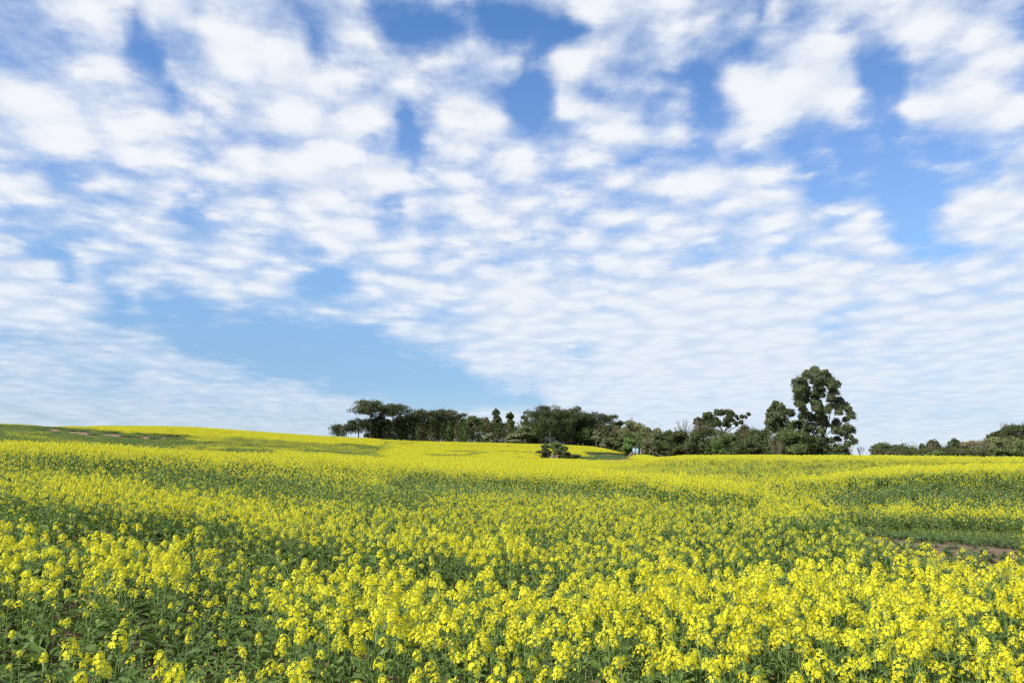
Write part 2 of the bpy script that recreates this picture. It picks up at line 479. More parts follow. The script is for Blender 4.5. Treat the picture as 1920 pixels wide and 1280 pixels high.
def at(px, Y):
    """ground point seen under frame column px at forward distance Y"""
    X = (px - 960) / F_PX * Y * .99
    z = float(H(X, Y))
    up = math.tan(math.atan2(z - CAM_H, Y) - TH)
    X = (px - 960) / F_PX * Y / (CT - up * ST) if False else (px - 960) / F_PX * (Y * CT + (z - CAM_H) * ST)
    return X, Y, float(H(X, Y))


# ground sheet
uu = np.linspace(-1.5, 1.5, 340)
yy = np.concatenate([[-60, -30, -15, -8, -4, -2, 0], np.geomspace(1.5, 3200, 400)])
UU, YY = np.meshgrid(uu, yy)
XX = UU * (np.abs(YY) + 8)
ZZ = H(XX, YY)
nU, nY = len(uu), len(yy)
idx = np.arange(nU * nY).reshape(nY, nU)
q4 = np.stack([idx[:-1, :-1], idx[:-1, 1:], idx[1:, 1:], idx[1:, :-1]], -1).reshape(-1, 4)
mb = MB(); mb.add(np.stack([XX, YY, ZZ], -1).reshape(-1, 3), q4)

sm = bpy.data.materials.new('soil'); sm.use_nodes = True
t = sm.node_tree; t.nodes.clear(); q = NT(t)
geo = q.new('ShaderNodeNewGeometry')
n1 = q.noise(geo.outputs['Position'], 1.7, 6, .65)[0]
n2 = q.noise(geo.outputs['Position'], .12, 4, .6)[0]
n3 = q.noise(geo.outputs['Position'], 24, 4, .7)[0]
c = q.mix(q.mapr(n1, .3, .7), (.15, .085, .045, 1), (.27, .165, .09, 1))
c = q.mix(q.mapr(n2, .45, .7), c, (.21, .125, .075, 1))
c = q.mix(q.mapr(n3, .52, .68, 0, .75), c, (.10, .12, .045, 1))
b = q.new('ShaderNodeBsdfPrincipled'); q.put(b.inputs['Base Color'], c); b.inputs['Roughness'].default_value = .95
bp = q.new('ShaderNodeBump'); bp.inputs['Strength'].default_value = .8; bp.inputs['Distance'].default_value = .06
q.put(bp.inputs['Height'], n3); q.put(b.inputs['Normal'], bp.outputs[0])
o = q.new('ShaderNodeOutputMaterial'); t.links.new(b.outputs[0], o.inputs[0])
tag(link('ground', mb.mesh('ground', [sm], True)), 'rolling brown field soil under the flowering crop', kind='structure')

# ------------------------------------------------------------------ how the crop flowers over the field
# (polyline in frame px, half height px, x weight, bloom, softness)
BL = [
    # far left hill
    ([(0, 815), (200, 825), (420, 840)], 18, .3, .06), ([(420, 832), (700, 845)], 12, .3, .16), ([(0, 793), (60, 794)], 3, .3, .55),
    ([(0, 801), (90, 803), (190, 815), (300, 824)], 8, .5, .0), ([(110, 812), (240, 836), (270, 838)], 7, .6, .06), ([(250, 838), (330, 821)], 5, .7, .1),
    ([(0, 826), (60, 828), (160, 832)], 4, .5, .30), ([(20, 812), (100, 820), (200, 831)], 3, .5, .34), ([(330, 835), (480, 828), (640, 832)], 2.5, .5, .4), ([(300, 842), (420, 836), (560, 840)], 2, .5, .45), ([(0, 806), (80, 808)], 2, .5, .3),
    ([(190, 800), (300, 805), (420, 812), (560, 822), (700, 828)], 7, .5, 1.0), ([(350, 822), (420, 823), (500, 828)], 3, .5, .62), ([(430, 822), (640, 838), (700, 846), (750, 851)], 5, .5, .34),
    ([(560, 834), (680, 842), (750, 858)], 4, .5, .32), ([(640, 831), (700, 836), (760, 846)], 1.5, .6, .15), ([(520, 845), (700, 858)], 4, .5, .7),
    # far centre
    ([(760, 850), (1000, 850), (1060, 860)], 16, .4, .97), ([(800, 838), (990, 838), (1150, 848)], 9, .4, 1.0),
    ([(800, 852), (860, 853), (905, 848)], 2.5, .5, .35), ([(835, 845), (900, 846)], 2, .5, .45), ([(930, 845), (1000, 847)], 1.2, .5, .35), ([(870, 857), (900, 856)], 1.5, .6, .4),
    # near crest strips
    ([(0, 840), (250, 850), (480, 862), (700, 870), (900, 880), (1100, 890), (1300, 906), (1400, 920), (1520, 946)], 9, .6, 1.0),
    ([(1200, 866), (1920, 868)], 14, .4, .55), ([(1200, 857), (1920, 861)], 4, .4, .98), ([(1330, 884), (1440, 880)], 5, .4, .42), ([(1460, 872), (1560, 871)], 3.5, .4, .4),
    ([(1750, 870), (1840, 872)], 3, .4, .45), ([(1250, 872), (1300, 870)], 3, .4, .45), ([(1340, 895), (1500, 890)], 5, .5, .7),
    ([(1440, 908), (1580, 892), (1720, 882), (1920, 878)], 6, .6, 1.0),
    ([(0, 868), (300, 890), (700, 925), (1100, 925)], 20, .5, .38), ([(300, 880), (600, 905)], 10, .5, .14), ([(560, 912), (760, 930), (800, 945)], 9, .5, .25), ([(660, 950), (740, 965), (780, 975)], 8, .7, .3),
    ([(760, 895), (1000, 905), (1200, 915), (1400, 935)], 10, .5, .18), ([(860, 950), (1400, 965)], 28, .4, .62), ([(380, 925), (600, 940), (850, 960)], 6, .6, .62),
    # right patches
    ([(1480, 915), (1600, 912)], 12, .4, .5), ([(1590, 925), (1660, 914), (1740, 906)], 13, .6, .04), ([(1700, 902), (1850, 906), (1960, 905)], 12, .5, .2), ([(1720, 918), (1960, 916)], 7, .5, .08),
    ([(1660, 937), (1800, 935), (1960, 928)], 7, .5, .5), ([(1720, 946), (1850, 944), (1960, 942)], 4, .5, .25),
    ([(1480, 950), (1613, 957), (1960, 960)], 6, .6, .98),
    ([(1490, 968), (1620, 975)], 8, .7, .1),
    ([(1400, 1005), (1500, 1000), (1620, 1030)], 12, .6, .60), ([(1400, 1030), (1560, 1040), (1700, 1045)], 14, .6, .24), ([(1540, 1000), (1700, 1030)], 7, .7, .55),
    # left mid band and the green gap under it
    ([(60, 900), (200, 925), (400, 960), (600, 985), (780, 1003), (980, 1018)], 19, .9, .98), ([(20, 890), (90, 905)], 14, .8, .75),
    ([(0, 930), (60, 945), (140, 965), (330, 985)], 22, .8, .10), ([(330, 985), (560, 1018), (760, 1045), (1020, 1062)], 20, .85, .05), ([(640, 1045), (900, 1062)], 18, .85, .04), ([(960, 1040), (1060, 1050)], 10, .8, .3),
    ([(1050, 1020), (1350, 1030)], 26, .6, .64), ([(1110, 1060), (1300, 1062)], 9, .7, .45),
    # front
    ([(0, 1030), (150, 1040), (330, 1045)], 35, .6, .85), ([(380, 1080), (520, 1070)], 30, .6, .4), ([(0, 1130), (200, 1150), (440, 1130)], 36, .6, .26), ([(60, 1210), (420, 1200)], 34, .6, .36), ([(0, 1270), (60, 1270)], 40, .6, .12),
    ([(80, 1268), (330, 1262)], 26, .6, .85), ([(420, 1270), (520, 1230)], 40, .6, .62),
    ([(640, 1120), (1000, 1130), (1400, 1120), (1960, 1110)], 42, .8, 1.0), ([(620, 1200), (1100, 1190), (1960, 1190)], 42, .8, .95), ([(650, 1270), (1000, 1275), (1960, 1290)], 45, .6, .72),
    ([(1180, 1240), (1240, 1260)], 30, .7, .3), ([(560, 1100), (600, 1150)], 25, .9, .8),
]
BARE = [([(1600, 988), (1680, 1003), (1790, 1020), (1885, 1032)], 5.5, .9, 1.0), ([(70, 797), (160, 806), (300, 815), (345, 818)], 3.8, .9, .82),
        ([(228, 828), (250, 832)], 5, .9, .75), ([(150, 798), (215, 806)], 2.2, .8, .8), ([(1010, 855), (1080, 858), (1180, 858)], 3.2, .9, 1), ([(1100, 850), (1190, 853)], 4, .8, 1.0), ([(385, 1085), (420, 1088)], 8, .8, .4), ([(960, 857), (1010, 859)], 1.5, .8, .8)]



def strip(X, Y):
    """bare strip on the right: distance behind its middle in metres, and how far it reaches sideways"""
    c = 960 + F_PX * X / np.maximum(Y, 1)
    mid = np.interp(c, [1500, 1560, 1680, 1790, 1885, 2000], [26.5, 25, 22, 20.3, 18.6, 17])
    wob = .9 * np.sin(X * .9 + 1.3) + .5 * np.sin(X * 2.3)
    return Y - mid + wob * .5, c


def vnoise(x, y, s):
    r = np.random.default_rng(s); T = r.random((64, 64))
    xi, yi = np.floor(x).astype(int), np.floor(y).astype(int); fx, fy = x - xi, y - yi
    fx, fy = fx * fx * (3 - 2 * fx), fy * fy * (3 - 2 * fy)
    g_ = lambda a, b_: T[a % 64, b_ % 64]
    return (g_(xi, yi) * (1 - fx) + g_(xi + 1, yi) * fx) * (1 - fy) + (g_(xi, yi + 1) * (1 - fx) + g_(xi + 1, yi + 1) * fx) * fy


def bloom(X, Y):
    Z = H(X, Y) + CROP_H
    px, py = to_px(X, Y, Z)
    w = vnoise(X * .7 / (1 + Y * .04), Y * .45 / (1 + Y * .05), 3) - .5
    pyw = py + w * np.clip((py - 850) * .07, 1.2, 18)
    b = np.full(X.shape, .62)
    for pts, hw, kx, val in BL:
        k = 1 - smooth(.65, 1.45, seg_dist(px, pyw, pts, kx) / hw)
        b = b * (1 - k) + val * k
    bare = np.zeros(X.shape)
    for pts, hw, kx, val in BARE:
        bare = np.maximum(bare, val * (1 - smooth(.8, 1.35, seg_dist(px, pyw, pts, kx) / hw)))
    d, c = strip(X, Y)
    bare = np.maximum(bare, .93 * (1 - smooth(.5, 1.3, d)) * smooth(-2.7, -1.5, d) * smooth(1540, 1640, c) * (1 - smooth(1870, 1910, c)))
    k = smooth(-6.5, -5.0, d) * (1 - smooth(28.2, 29.2, Y)) * smooth(1440, 1540, c)
    k = np.where(d < 0, k * (1 - smooth(1860, 1930, c)), k)
    b = b * (1 - k) + .02 * k
    b = b + .28 * (vnoise(X * .55, Y * .55, 5) - .5) * smooth(.0, .3, b)
    return np.clip(b, 0, 1), bare


# ------------------------------------------------------------------ the crop plant
def flower(mb, c, n, s, r, lod):
    B = basis(n, r.uniform(0, 6.28))
    if lod == 0:
        V, Fc = [], []
        for k in range(4):
            a = k * math.pi / 2 + r.uniform(-.12, .12)
            ca, sa = math.cos(a), math.sin(a)
            for (x, y, z) in ((.08, 0, 0), (.62, -.46, .12), (1.0, -.22, .02), (1.0, .22, .02), (.62, .46, .12)):
                V.append((x * ca - y * sa, x * sa + y * ca, z + r.uniform(-.06, .06)))
            Fc.append([5 * k + i for i in range(5)])
        mb.add(c + s * (np.array(V) @ B.T), Fc, 0)
    else:
        V = np.array([(1, 0, 0), (.3, .3, .1), (0, 1, 0), (-.3, .3, .1), (-1, 0, 0), (-.3, -.3, .1), (0, -1, 0), (.3, -.3, .1)]) if lod == 1 else np.array([(.9, 0, 0), (0, .9, 0), (-.9, 0, 0), (0, -.9, 0)])
        mb.add(c + s * (V @ B.T), [list(range(len(V)))], 0)


def raceme(r, lod, size=1.0, budonly=False):
    """flower head: dome of open four-petalled flowers round a cluster of green buds; the tip of its stalk is at the origin"""
    mb = MB()
    nf = {0: 24, 1: 17, 2: 7, 3: 4}[lod]
    if budonly: nf = {0: 4, 1: 3, 2: 1, 3: 0}[lod]
    R0 = .031 * size * r.uniform(.85, 1.15); L = .055 * size * r.uniform(.8, 1.25)
    fs = {0: .0098, 1: .0115, 2: .0155, 3: .022}[lod] * (.8 + .2 * size)
    ax = r.normal(size=2) * .12
    for i in range(nf):
        tt = (i + .5) / nf; a = i * 2.4 + r.uniform(-.4, .4)
        rad = R0 * (.42 + .62 * math.sqrt(tt)) * r.uniform(.8, 1.15)
        zz_ = .012 * size - tt * L + r.uniform(-.006, .006)
        c = np.array([math.cos(a) * rad + ax[0] * zz_, math.sin(a) * rad + ax[1] * zz_, zz_])
        n = np.array([math.cos(a), math.sin(a), .75 - .55 * tt + r.uniform(-.25, .3)])
        flower(mb, c, n, fs * r.uniform(.82, 1.15), r, lod)
        if lod == 0:
            p0 = np.array([0, 0, zz_ - .014]); d = .0007
            mb.add([p0 + (d, 0, 0), p0 - (d, 0, 0), c - (d, 0, 0), c + (d, 0, 0)], [[0, 1, 2, 3]], 2)
    nb = {0: 15, 1: 5, 2: 2, 3: 1}[lod]
    for i in range(nb):
        a = i * 2.4; rad = .013 * size * math.sqrt(i / nb)
        c = np.array([math.cos(a) * rad, math.sin(a) * rad, .014 * size - rad * .5 + .004])
        s = {0: .0030, 1: .005, 2: .008, 3: .011}[lod] * size ** .5
        V = np.array([(1, 0, 0), (0, 1, 0), (-1, 0, 0), (0, -1, 0), (0, 0, 1.6), (0, 0, -1.4)]) * s + c
        mb.add(V, [(0, 1, 4), (1, 2, 4), (2, 3, 4), (3, 0, 4), (1, 0, 5), (2, 1, 5), (3, 2, 5), (0, 3, 5)], 1)
    if lod <= 1:
        for i in range(7 if lod == 0 else 3):   # young pods and faded buds below the flowers
            a = r.uniform(0, 6.28); z0 = -L - .02 - i * .014
            d = np.array([math.cos(a), math.sin(a), .9]); p0 = np.array([0, 0, z0]); p1 = p0 + d * r.uniform(.018, .035)
            sd_ = np.cross(d, (0, 0, 1)); sd_ = sd_ / np.linalg.norm(sd_) * .0013
            mb.add([p0 - sd_, p0 + sd_, p1 + sd_ * .5, p1 - sd_ * .5], [[0, 1, 2, 3]], 2)
    return mb


def leaf_mb(r, L, Wd, lod, old=False):
    """a broad wavy leaf along +x, drooping at its tip"""
    mb = MB(); m = 4 if old else 3
    n = {0: 6, 1: 4, 2: 2, 3: 1}[lod]
    droop = r.uniform(.5, 1.5)
    prof = [.14, .10, .62, 1.0, .86, .5, .06] if n == 6 else ([.12, .8, 1., .6, .05] if n == 4 else ([.2, 1., .1] if n == 2 else [.7, .5]))
    V = []
    for i in range(n + 1):
        s = i / n; x = L * (s - .12 * s * s * droop); z = L * (.28 * s - .42 * s * s * droop)
        w = Wd * .5 * prof[i] * r.uniform(.88, 1.12); wv_ = r.uniform(-.012, .012)
        if lod <= 1: V += [(x, -w, z + .25 * w + wv_), (x, 0, z), (x, w, z + .25 * w - wv_)]
        else: V += [(x, -w, z), (x, w, z)]
    k = 3 if lod <= 1 else 2
    Fc = [(i * k + j, (i + 1) * k + j, (i + 1) * k + j + 1, i * k + j + 1) for i in range(n) for j in range(k - 1)]
    mb.add(V, Fc, m)
    return mb


NRV = 7
RAC = {l: [raceme(np.random.default_rng(40 + i), l, .85 + .07 * i) for i in range(NRV)] for l in range(4)}
RACB = {l: [raceme(np.random.default_rng(90 + i), l, .7, True) for i in range(3)] for l in range(4)}
LFB = {l: [leaf_mb(np.random.default_rng(140 + i), (.185 + .018 * i) * (1, 1, 1.2, 1.45)[l], .085 * (1, 1, 1.3, 1.7)[l], l) for i in range(4)] for l in range(4)}
LFS = {l: [leaf_mb(np.random.default_rng(170 + i), (.085 + .012 * i) * (1, 1, 1.4, 1.9)[l], .024 * (1, 1, 1.8, 2.5)[l], l) for i in range(3)] for l in range(4)}
LFO = {l: [leaf_mb(np.random.default_rng(190 + i), .10, .045, l, True) for i in range(1)] for l in range(4)}


def plant_parts(r, bl, lod):
    """the skeleton of one plant: stems as a mesh buffer, and placements of flower heads and leaves"""
    st = MB(); heads, lvs = [], []
    Hh = .80 + .12 * bl + r.uniform(-.07, .09)
    lean = r.normal(size=2) * .05
    ptm = lambda s: np.array([lean[0] * s * s, lean[1] * s * s, Hh * s])
    k = {0: 4, 1: 3, 2: 3, 3: 3}[lod]
    if lod <= 1:
        tube(st, [ptm(s) for s in (0, .35, .7, 1)], [.0055, .0045, .003, .0016], k, 2)
    elif lod == 2:
        a = ptm(.1); b_ = ptm(1); st.add([a - (.004, 0, 0), a + (.004, 0, 0), b_ + (.002, 0, 0), b_ - (.002, 0, 0)], [[0, 1, 2, 3]], 2)
    nh = int(round(1.5 + 4.8 * bl ** 1.7 + r.uniform(-.5, .5)))
    a0 = r.uniform(0, 6.28)
    for i in range(max(1, nh)):
        if i == 0:
            tip, base = ptm(1) + (0, 0, .02), None
        else:
            a = a0 + i * 2.4; rad = r.uniform(.06, .20) * (1 if i < 4 else 1.2)
            s = r.uniform(.45, .8); base = ptm(s)
            zt = Hh * r.uniform(.80, 1.02) - .25 * rad
            tip = np.array([base[0] + math.cos(a) * rad, base[1] + math.sin(a) * rad, max(zt, base[2] + .06)])
            mid = (base + tip) / 2 + np.array([math.cos(a) * rad * .22, math.sin(a) * rad * .22, -.02])
            if lod <= 1: tube(st, [base, mid, tip], [.003, .0022, .0013], 3, 2)
            elif lod == 2: st.add([base - (.003, 0, 0), base + (.003, 0, 0), tip + (.0015, 0, 0), tip - (.0015, 0, 0)], [[0, 1, 2, 3]], 2)
        bud = r.random() > .06 + bl * 1.05
        sc = r.uniform(.8, 1.2) * (.77 + .25 * bl) * (1.12 if i == 0 else 1)
        tl = r.normal(size=2) * .18
        heads.append((tip, bud, int(r.integers(0, 3 if bud else NRV)), sc, (tl[0], tl[1], r.uniform(0, 6.28))))
    nl = {0: 19, 1: 16, 2: 13, 3: 7}[lod] + (3 if bl < .3 else 0)
    for i in range(nl):
        s = (.06 + .70 * (i / nl)) + r.uniform(0, .05); big = i < nl * .55
        a = a0 + 1 + i * 2.4 + r.uniform(-.4, .4)
        lvs.append((ptm(s), 'old' if r.random() < .008 else ('big' if big else 'small'), int(r.integers(0, 4 if big else 3)), r.uniform(.8, 1.25) * (1 if big else 1.15) * (1.15 if bl < .3 else 1), (r.uniform(-.35, .35), r.uniform(-.75, -.1), a)))
    return st, heads, lvs


def eul(e): return np.array(Euler(e, 'XYZ').to_matrix())


def plant_mb(r, bl, lod):
    st, heads, lvs = plant_parts(r, bl, lod)
    mb = MB(); mb.merge(st)
    for tip, bud, i, sc, e in heads: mb.merge((RACB if bud else RAC)[lod][i], eul(e), tip, sc)
    for p, kind, i, sc, e in lvs:
        src = LFO[lod][0] if kind == 'old' else (LFB if kind == 'big' else LFS)[lod][i]
        mb.merge(src, eul(e), p, sc)
    return mb


def source(name, objs):
    c = bpy.data.collections.new(name)     # not linked to the scene
    for i, me in enumerate(objs):
        o = bpy.data.objects.new('%s_%03d' % (name, i), me); c.objects.link(o)
    return c


def scatter(name, pts, rot, scl, ind, coll, label):
    """one object whose geometry nodes set plants on the given ground points"""
    me = bpy.data.meshes.new(name)
    me.vertices.add(len(pts)); me.vertices.foreach_set('co', np.asarray(pts, float).ravel())
    for nm, ty, arr, key in (('rot', 'FLOAT_VECTOR', rot, 'vector'), ('scl', 'FLOAT_VECTOR', scl, 'vector'), ('ind', 'INT', ind, 'value')):
        at_ = me.attributes.new(nm, ty, 'POINT'); at_.data.foreach_set(key, np.ascontiguousarray(arr).ravel())
    o = link(name, me)
    ng = bpy.data.node_groups.new(name, 'GeometryNodeTree')
    ng.interface.new_socket('Geometry', in_out='INPUT', socket_type='NodeSocketGeometry')
    ng.interface.new_socket('Geometry', in_out='OUTPUT', socket_type='NodeSocketGeometry')
    N = ng.nodes; gi = N.new('NodeGroupInput'); go = N.new('NodeGroupOutput')
    ip = N.new('GeometryNodeInstanceOnPoints'); ci = N.new('GeometryNodeCollectionInfo')
    ci.inputs[0].default_value = coll; ci.inputs[1].default_value = True; ci.inputs[2].default_value = True
    def named(nm, ty):
        a = N.new('GeometryNodeInputNamedAttribute'); a.data_type = ty; a.inputs[0].default_value = nm
        return [s for s in a.outputs if s.enabled and s.name == 'Attribute'][0]
    er = N.new('FunctionNodeEulerToRotation')
    L = ng.links
    L.new(gi.outputs[0], ip.inputs['Points']); L.new(ci.outputs[0], ip.inputs['Instance'])
    ip.inputs['Pick Instance'].default_value = True
    L.new(named('ind', 'INT'), ip.inputs['Instance Index'])
    L.new(named('rot', 'FLOAT_VECTOR'), er.inputs[0]); L.new(er.outputs[0], ip.inputs['Rotation'])
    L.new(named('scl', 'FLOAT_VECTOR'), ip.inputs['Scale'])
    L.new(ip.outputs[0], go.inputs[0])
    o.modifiers.new('scatter', 'NODES').node_group = ng
    return tag(o, label, kind='stuff')


LEV = [0.0, .2, .4, .6, .8, 1.0]


def pick(b, nvar, r):
    k = np.clip(np.round(b * 5 + r.uniform(-.35, .35, len(b))), 0, 5).astype(int)
    return k * nvar + r.integers(0, nvar, len(b))


def jgrid(x0, x1, y0, y1, s, r):
    X, Y = np.meshgrid(np.arange(x0, x1, s), np.arange(y0, y1, s))
    X = X.ravel() + r.uniform(-.5, .5, X.size) * s; Y = Y.ravel() + r.uniform(-.5, .5, Y.size) * s
    return X, Y


def slope_rot(X, Y, e):
    gx = (H(X + e, Y) - H(X - e, Y)) / (2 * e); gy = (H(X, Y + e) - H(X, Y - e)) / (2 * e)
    return np.arctan(gy), -np.arctan(gx)


HF = lambda b: .68 + .36 * b

# --- nearest plants: individuals with parts -----------------------------------
D0, D1, D2 = 7.2, 30.0, 95.0
r0 = np.random.default_rng(5)
X, Y = jgrid(-9, 9, 1.75, 12, .285, r0)
b, bare = bloom(X, Y)
Zg = H(X, Y)
px, py = to_px(X, Y, Zg + .9)
keep = (r0.random(len(X)) > bare) & (Y > 1.75)
X, Y, b, Zg, px, py = (a[keep] for a in (X, Y, b, Zg, px, py))
inview = (px > -30) & (px < 1950) & (py < 1330)
order = np.argsort(np.where(inview, Y, 99))
sel = order[:290][Y[order[:290]] < D0]
D0 = float(Y[sel].max()) if len(sel) >= 290 else D0
me_rac = [m.mesh('flower_head', CROP) for m in RAC[0]]
me_bud = [m.mesh('flower_head', CROP) for m in RACB[0]]
me_lb = [m.mesh('leaf', CROP, True) for m in LFB[0]]
me_ls = [m.mesh('leaf', CROP, True) for m in LFS[0]]
me_lo = [m.mesh('leaf', CROP, True) for m in LFO[0]]
PROTO = []
for lv in range(6):
    for v_ in range(4):
        st, heads, lvs = plant_parts(np.random.default_rng(300 + lv * 10 + v_), LEV[lv], 0)
        PROTO.append((st.mesh('stem', CROP, True), heads, lvs))


ORD = 'zeroth first second third fourth fifth sixth seventh eighth ninth tenth eleventh twelfth thirteenth fourteenth fifteenth sixteenth seventeenth eighteenth nineteenth twentieth'.split()
ORD += ['twenty-' + w for w in ORD[1:10]] + ['thirtieth'] + ['thirty-' + w for w in ORD[1:10]]


def look_of(bl):
    return ('leafy rapeseed plant almost without flowers' if bl < .25 else 'leafy rapeseed plant with few yellow heads' if bl < .55
            else 'rapeseed plant with many yellow heads' if bl < .85 else 'rapeseed plant crowded with yellow heads')


rowof = np.zeros(len(X), int); rankof = np.zeros(len(X), int)
ss = sel[np.argsort(Y[sel])]
edges, cur = [], 0
for k in range(40):
    if cur >= len(ss): break
    n_ = int(8 + k * 1.6); part = ss[cur:cur + n_]; cur += n_
    if len(ss) - cur < 8: part = ss[cur - n_:]; cur = len(ss)
    part = part[np.argsort(X[part])]
    rowof[part] = k + 1; rankof[part] = np.arange(1, len(part) + 1)
pk = pick(b[sel], 4, r0)
for n_, i in enumerate(sel):
    st, heads, lvs = PROTO[int(pk[n_])]
    root = bpy.data.objects.new('rapeseed_plant', None)
    S.collection.objects.link(root)
    root.empty_display_size = .05
    root.location = (X[i], Y[i], Zg[i] - .01)
    root.rotation_euler = (r0.normal() * .05, r0.normal() * .05, r0.uniform(0, 6.28))
    s = float(r0.uniform(.9, 1.1) * HF(b[i])); root.scale = (s, s, s)
    lk = look_of(LEV[int(pk[n_]) // 4])
    tag(root, '%s, %s from left, %s' % (lk, ORD[rankof[i]], 'nearest row' if rowof[i] == 1 else ORD[rowof[i]] + ' row from front'), 'plant', lk.replace('plant', 'plants') + ' in the front of the field')
    link('stem', st, root)
    for tip, bud, k, sc, e in heads:
        o = link('flower_head', (me_bud if bud else me_rac)[k], root, tip); o.rotation_euler = e; o.scale = (sc,) * 3
    for p, kind, k, sc, e in lvs:
        o = link('leaf', me_lo[0] if kind == 'old' else (me_lb if kind == 'big' else me_ls)[k], root, p); o.rotation_euler = e; o.scale = (sc,) * 3
taken = np.zeros(len(X), bool); taken[sel] = True
NX, NY_, NB = X[~taken], Y[~taken], b[~taken]

# --- near rest: lod 0/1 plants ------------------------------------------------
src0 = source('plant_near', [plant_mb(np.random.default_rng(500 + k), LEV[k // 3], 0).mesh('plant_near', CROP) for k in range(18)])
src1 = source('plant_mid', [plant_mb(np.random.default_rng(600 + k), LEV[k // 5], 1).mesh('plant_mid', CROP) for k in range(30)])


def low(X, Y):
    """how tall the crop stands: stunted round the bare strip on the right"""
    d, c = strip(X, Y)
    back = smooth(-.5, .8, d) * (1 - smooth(28.0, 29.5, Y)) * smooth(1440, 1540, c)
    front = (1 - smooth(-.6, .4, d)) * smooth(-9.5, -6.0, d) * smooth(1540, 1640, c) * (1 - smooth(1860, 1930, c))
    return 1 - .50 * back - .70 * front


def put(name, X, Y, b, nvar, coll, r, label, sc=1.0, tilt=False):
    n = len(X)
    rot = np.stack([r.normal(size=n) * .05, r.normal(size=n) * .05, r.uniform(0, 6.28, n)], 1)
    lw = low(X, Y); b = b * (.45 + .55 * lw)
    h = HF(b) * (1 if tilt else r.uniform(.88, 1.12, n)) * sc * lw
    scl = np.stack([(.55 + .45 * lw) * (r.uniform(.95, 1.1, n) if not tilt else 1), (.55 + .45 * lw) if not tilt else np.ones(n), h], 1)
    if tilt:
        rx, ry = slope_rot(X, Y, 1.0)
        rot = np.stack([rx, ry, np.zeros(n)], 1)
    scatter(name, np.stack([X, Y, H(X, Y) - .01], 1), rot, scl, pick(b, nvar, r).astype(np.int32), coll, label)


m = NY_ < 12
put('rapeseed_crop', NX[m], NY_[m], NB[m], 3, src0, r0, 'flowering rapeseed plants standing close beyond the nearest rows')

r1 = np.random.default_rng(6)
X, Y = jgrid(-34, 34, -3, D1, .30, r1)
ok = ((Y >= 12) | (Y < 1.75) | (np.abs(X) > 9)) & (np.abs(X) < 1.0 * np.abs(Y) + 5) & ~((np.abs(X) < .6) & (np.abs(Y) < .7))
X, Y = X[ok], Y[ok]
b, bare = bloom(X, Y)
ok = r1.random(len(X)) > bare
put('rapeseed_crop', X[ok], Y[ok], b[ok], 5, src1, r1, 'yellow flowering rapeseed crop over the near slope of the field')


# --- tiles for the farther crop ----------------------------------------------
def tile(r, size, n, lod, bl):
    mb = MB(); k = max(1, int(math.sqrt(n)))
    for i in range(k):
        for j in range(k):
            x = ((i + r.random()) / k - .5) * size; y = ((j + r.random()) / k - .5) * size
            lb = float(np.clip(bl + r.normal() * .12, 0, 1))
            mb.merge(plant_mb(r, lb, lod), rotz(r.uniform(0, 6.28)), (x, y, 0), r.uniform(.88, 1.1))
    return mb


src2 = source('crop_tile', [tile(np.random.default_rng(700 + k), 1.0, 12, 2, LEV[k // 3]).mesh('crop_tile', CROP) for k in range(18)])
src3 = source('crop_patch', [tile(np.random.default_rng(800 + k), 2.4, 49, 3, LEV[k // 3]).mesh('crop_patch', CROP) for k in range(18)])
r2 = np.random.default_rng(7)
X, Y = jgrid(-100, 100, D1 + .4, D2, .95, r2)
ok = np.abs(X) < 1.0 * Y + 6; X, Y = X[ok], Y[ok]
b, bare = bloom(X, Y); ok = r2.random(len(X)) > bare
put('rapeseed_crop', X[ok], Y[ok], b[ok], 3, src2, r2, 'yellow rapeseed crop over the middle of the field', 1, True)
X, Y = jgrid(-330, 190, D2 + 1, 335, 2.2, r2)
u_ = X / Y
ok = (u_ > -1.0) & (u_ < 1.0) & ((u_ < .16) | (Y < 150))
X, Y = X[ok], Y[ok]
b, bare = bloom(X, Y); ok = r2.random(len(X)) > bare
put('rapeseed_crop', X[ok], Y[ok], b[ok], 3, src3, r2, 'yellow rapeseed crop on the far hillside below the trees', 1, True)

# short grass between the field and the island of bushes
gm = MB(); rg = np.random.default_rng(9)
GRASS = mat('grass', (.09, .17, .05), .7, .2, .3, (.15, .22, .07), .8, .2)
n = 26000
gx = rg.uniform(0, 1, n); gp = 1085 + gx * 115; gY = rg.uniform(196, 236, n)
gX = (gp - 960) / F_PX * gY * .985
gz = H(gX, gY)
leaves(gm, np.stack([gX, gY, gz + .16], 1), rg.normal(size=(n, 3)) * (1, 1, .3), rg.uniform(.18, .34, n), 0, rg, .4)
tag(link('grass', gm.mesh('grass', [GRASS])), 'short green grass beside the bushes in the field', kind='stuff')

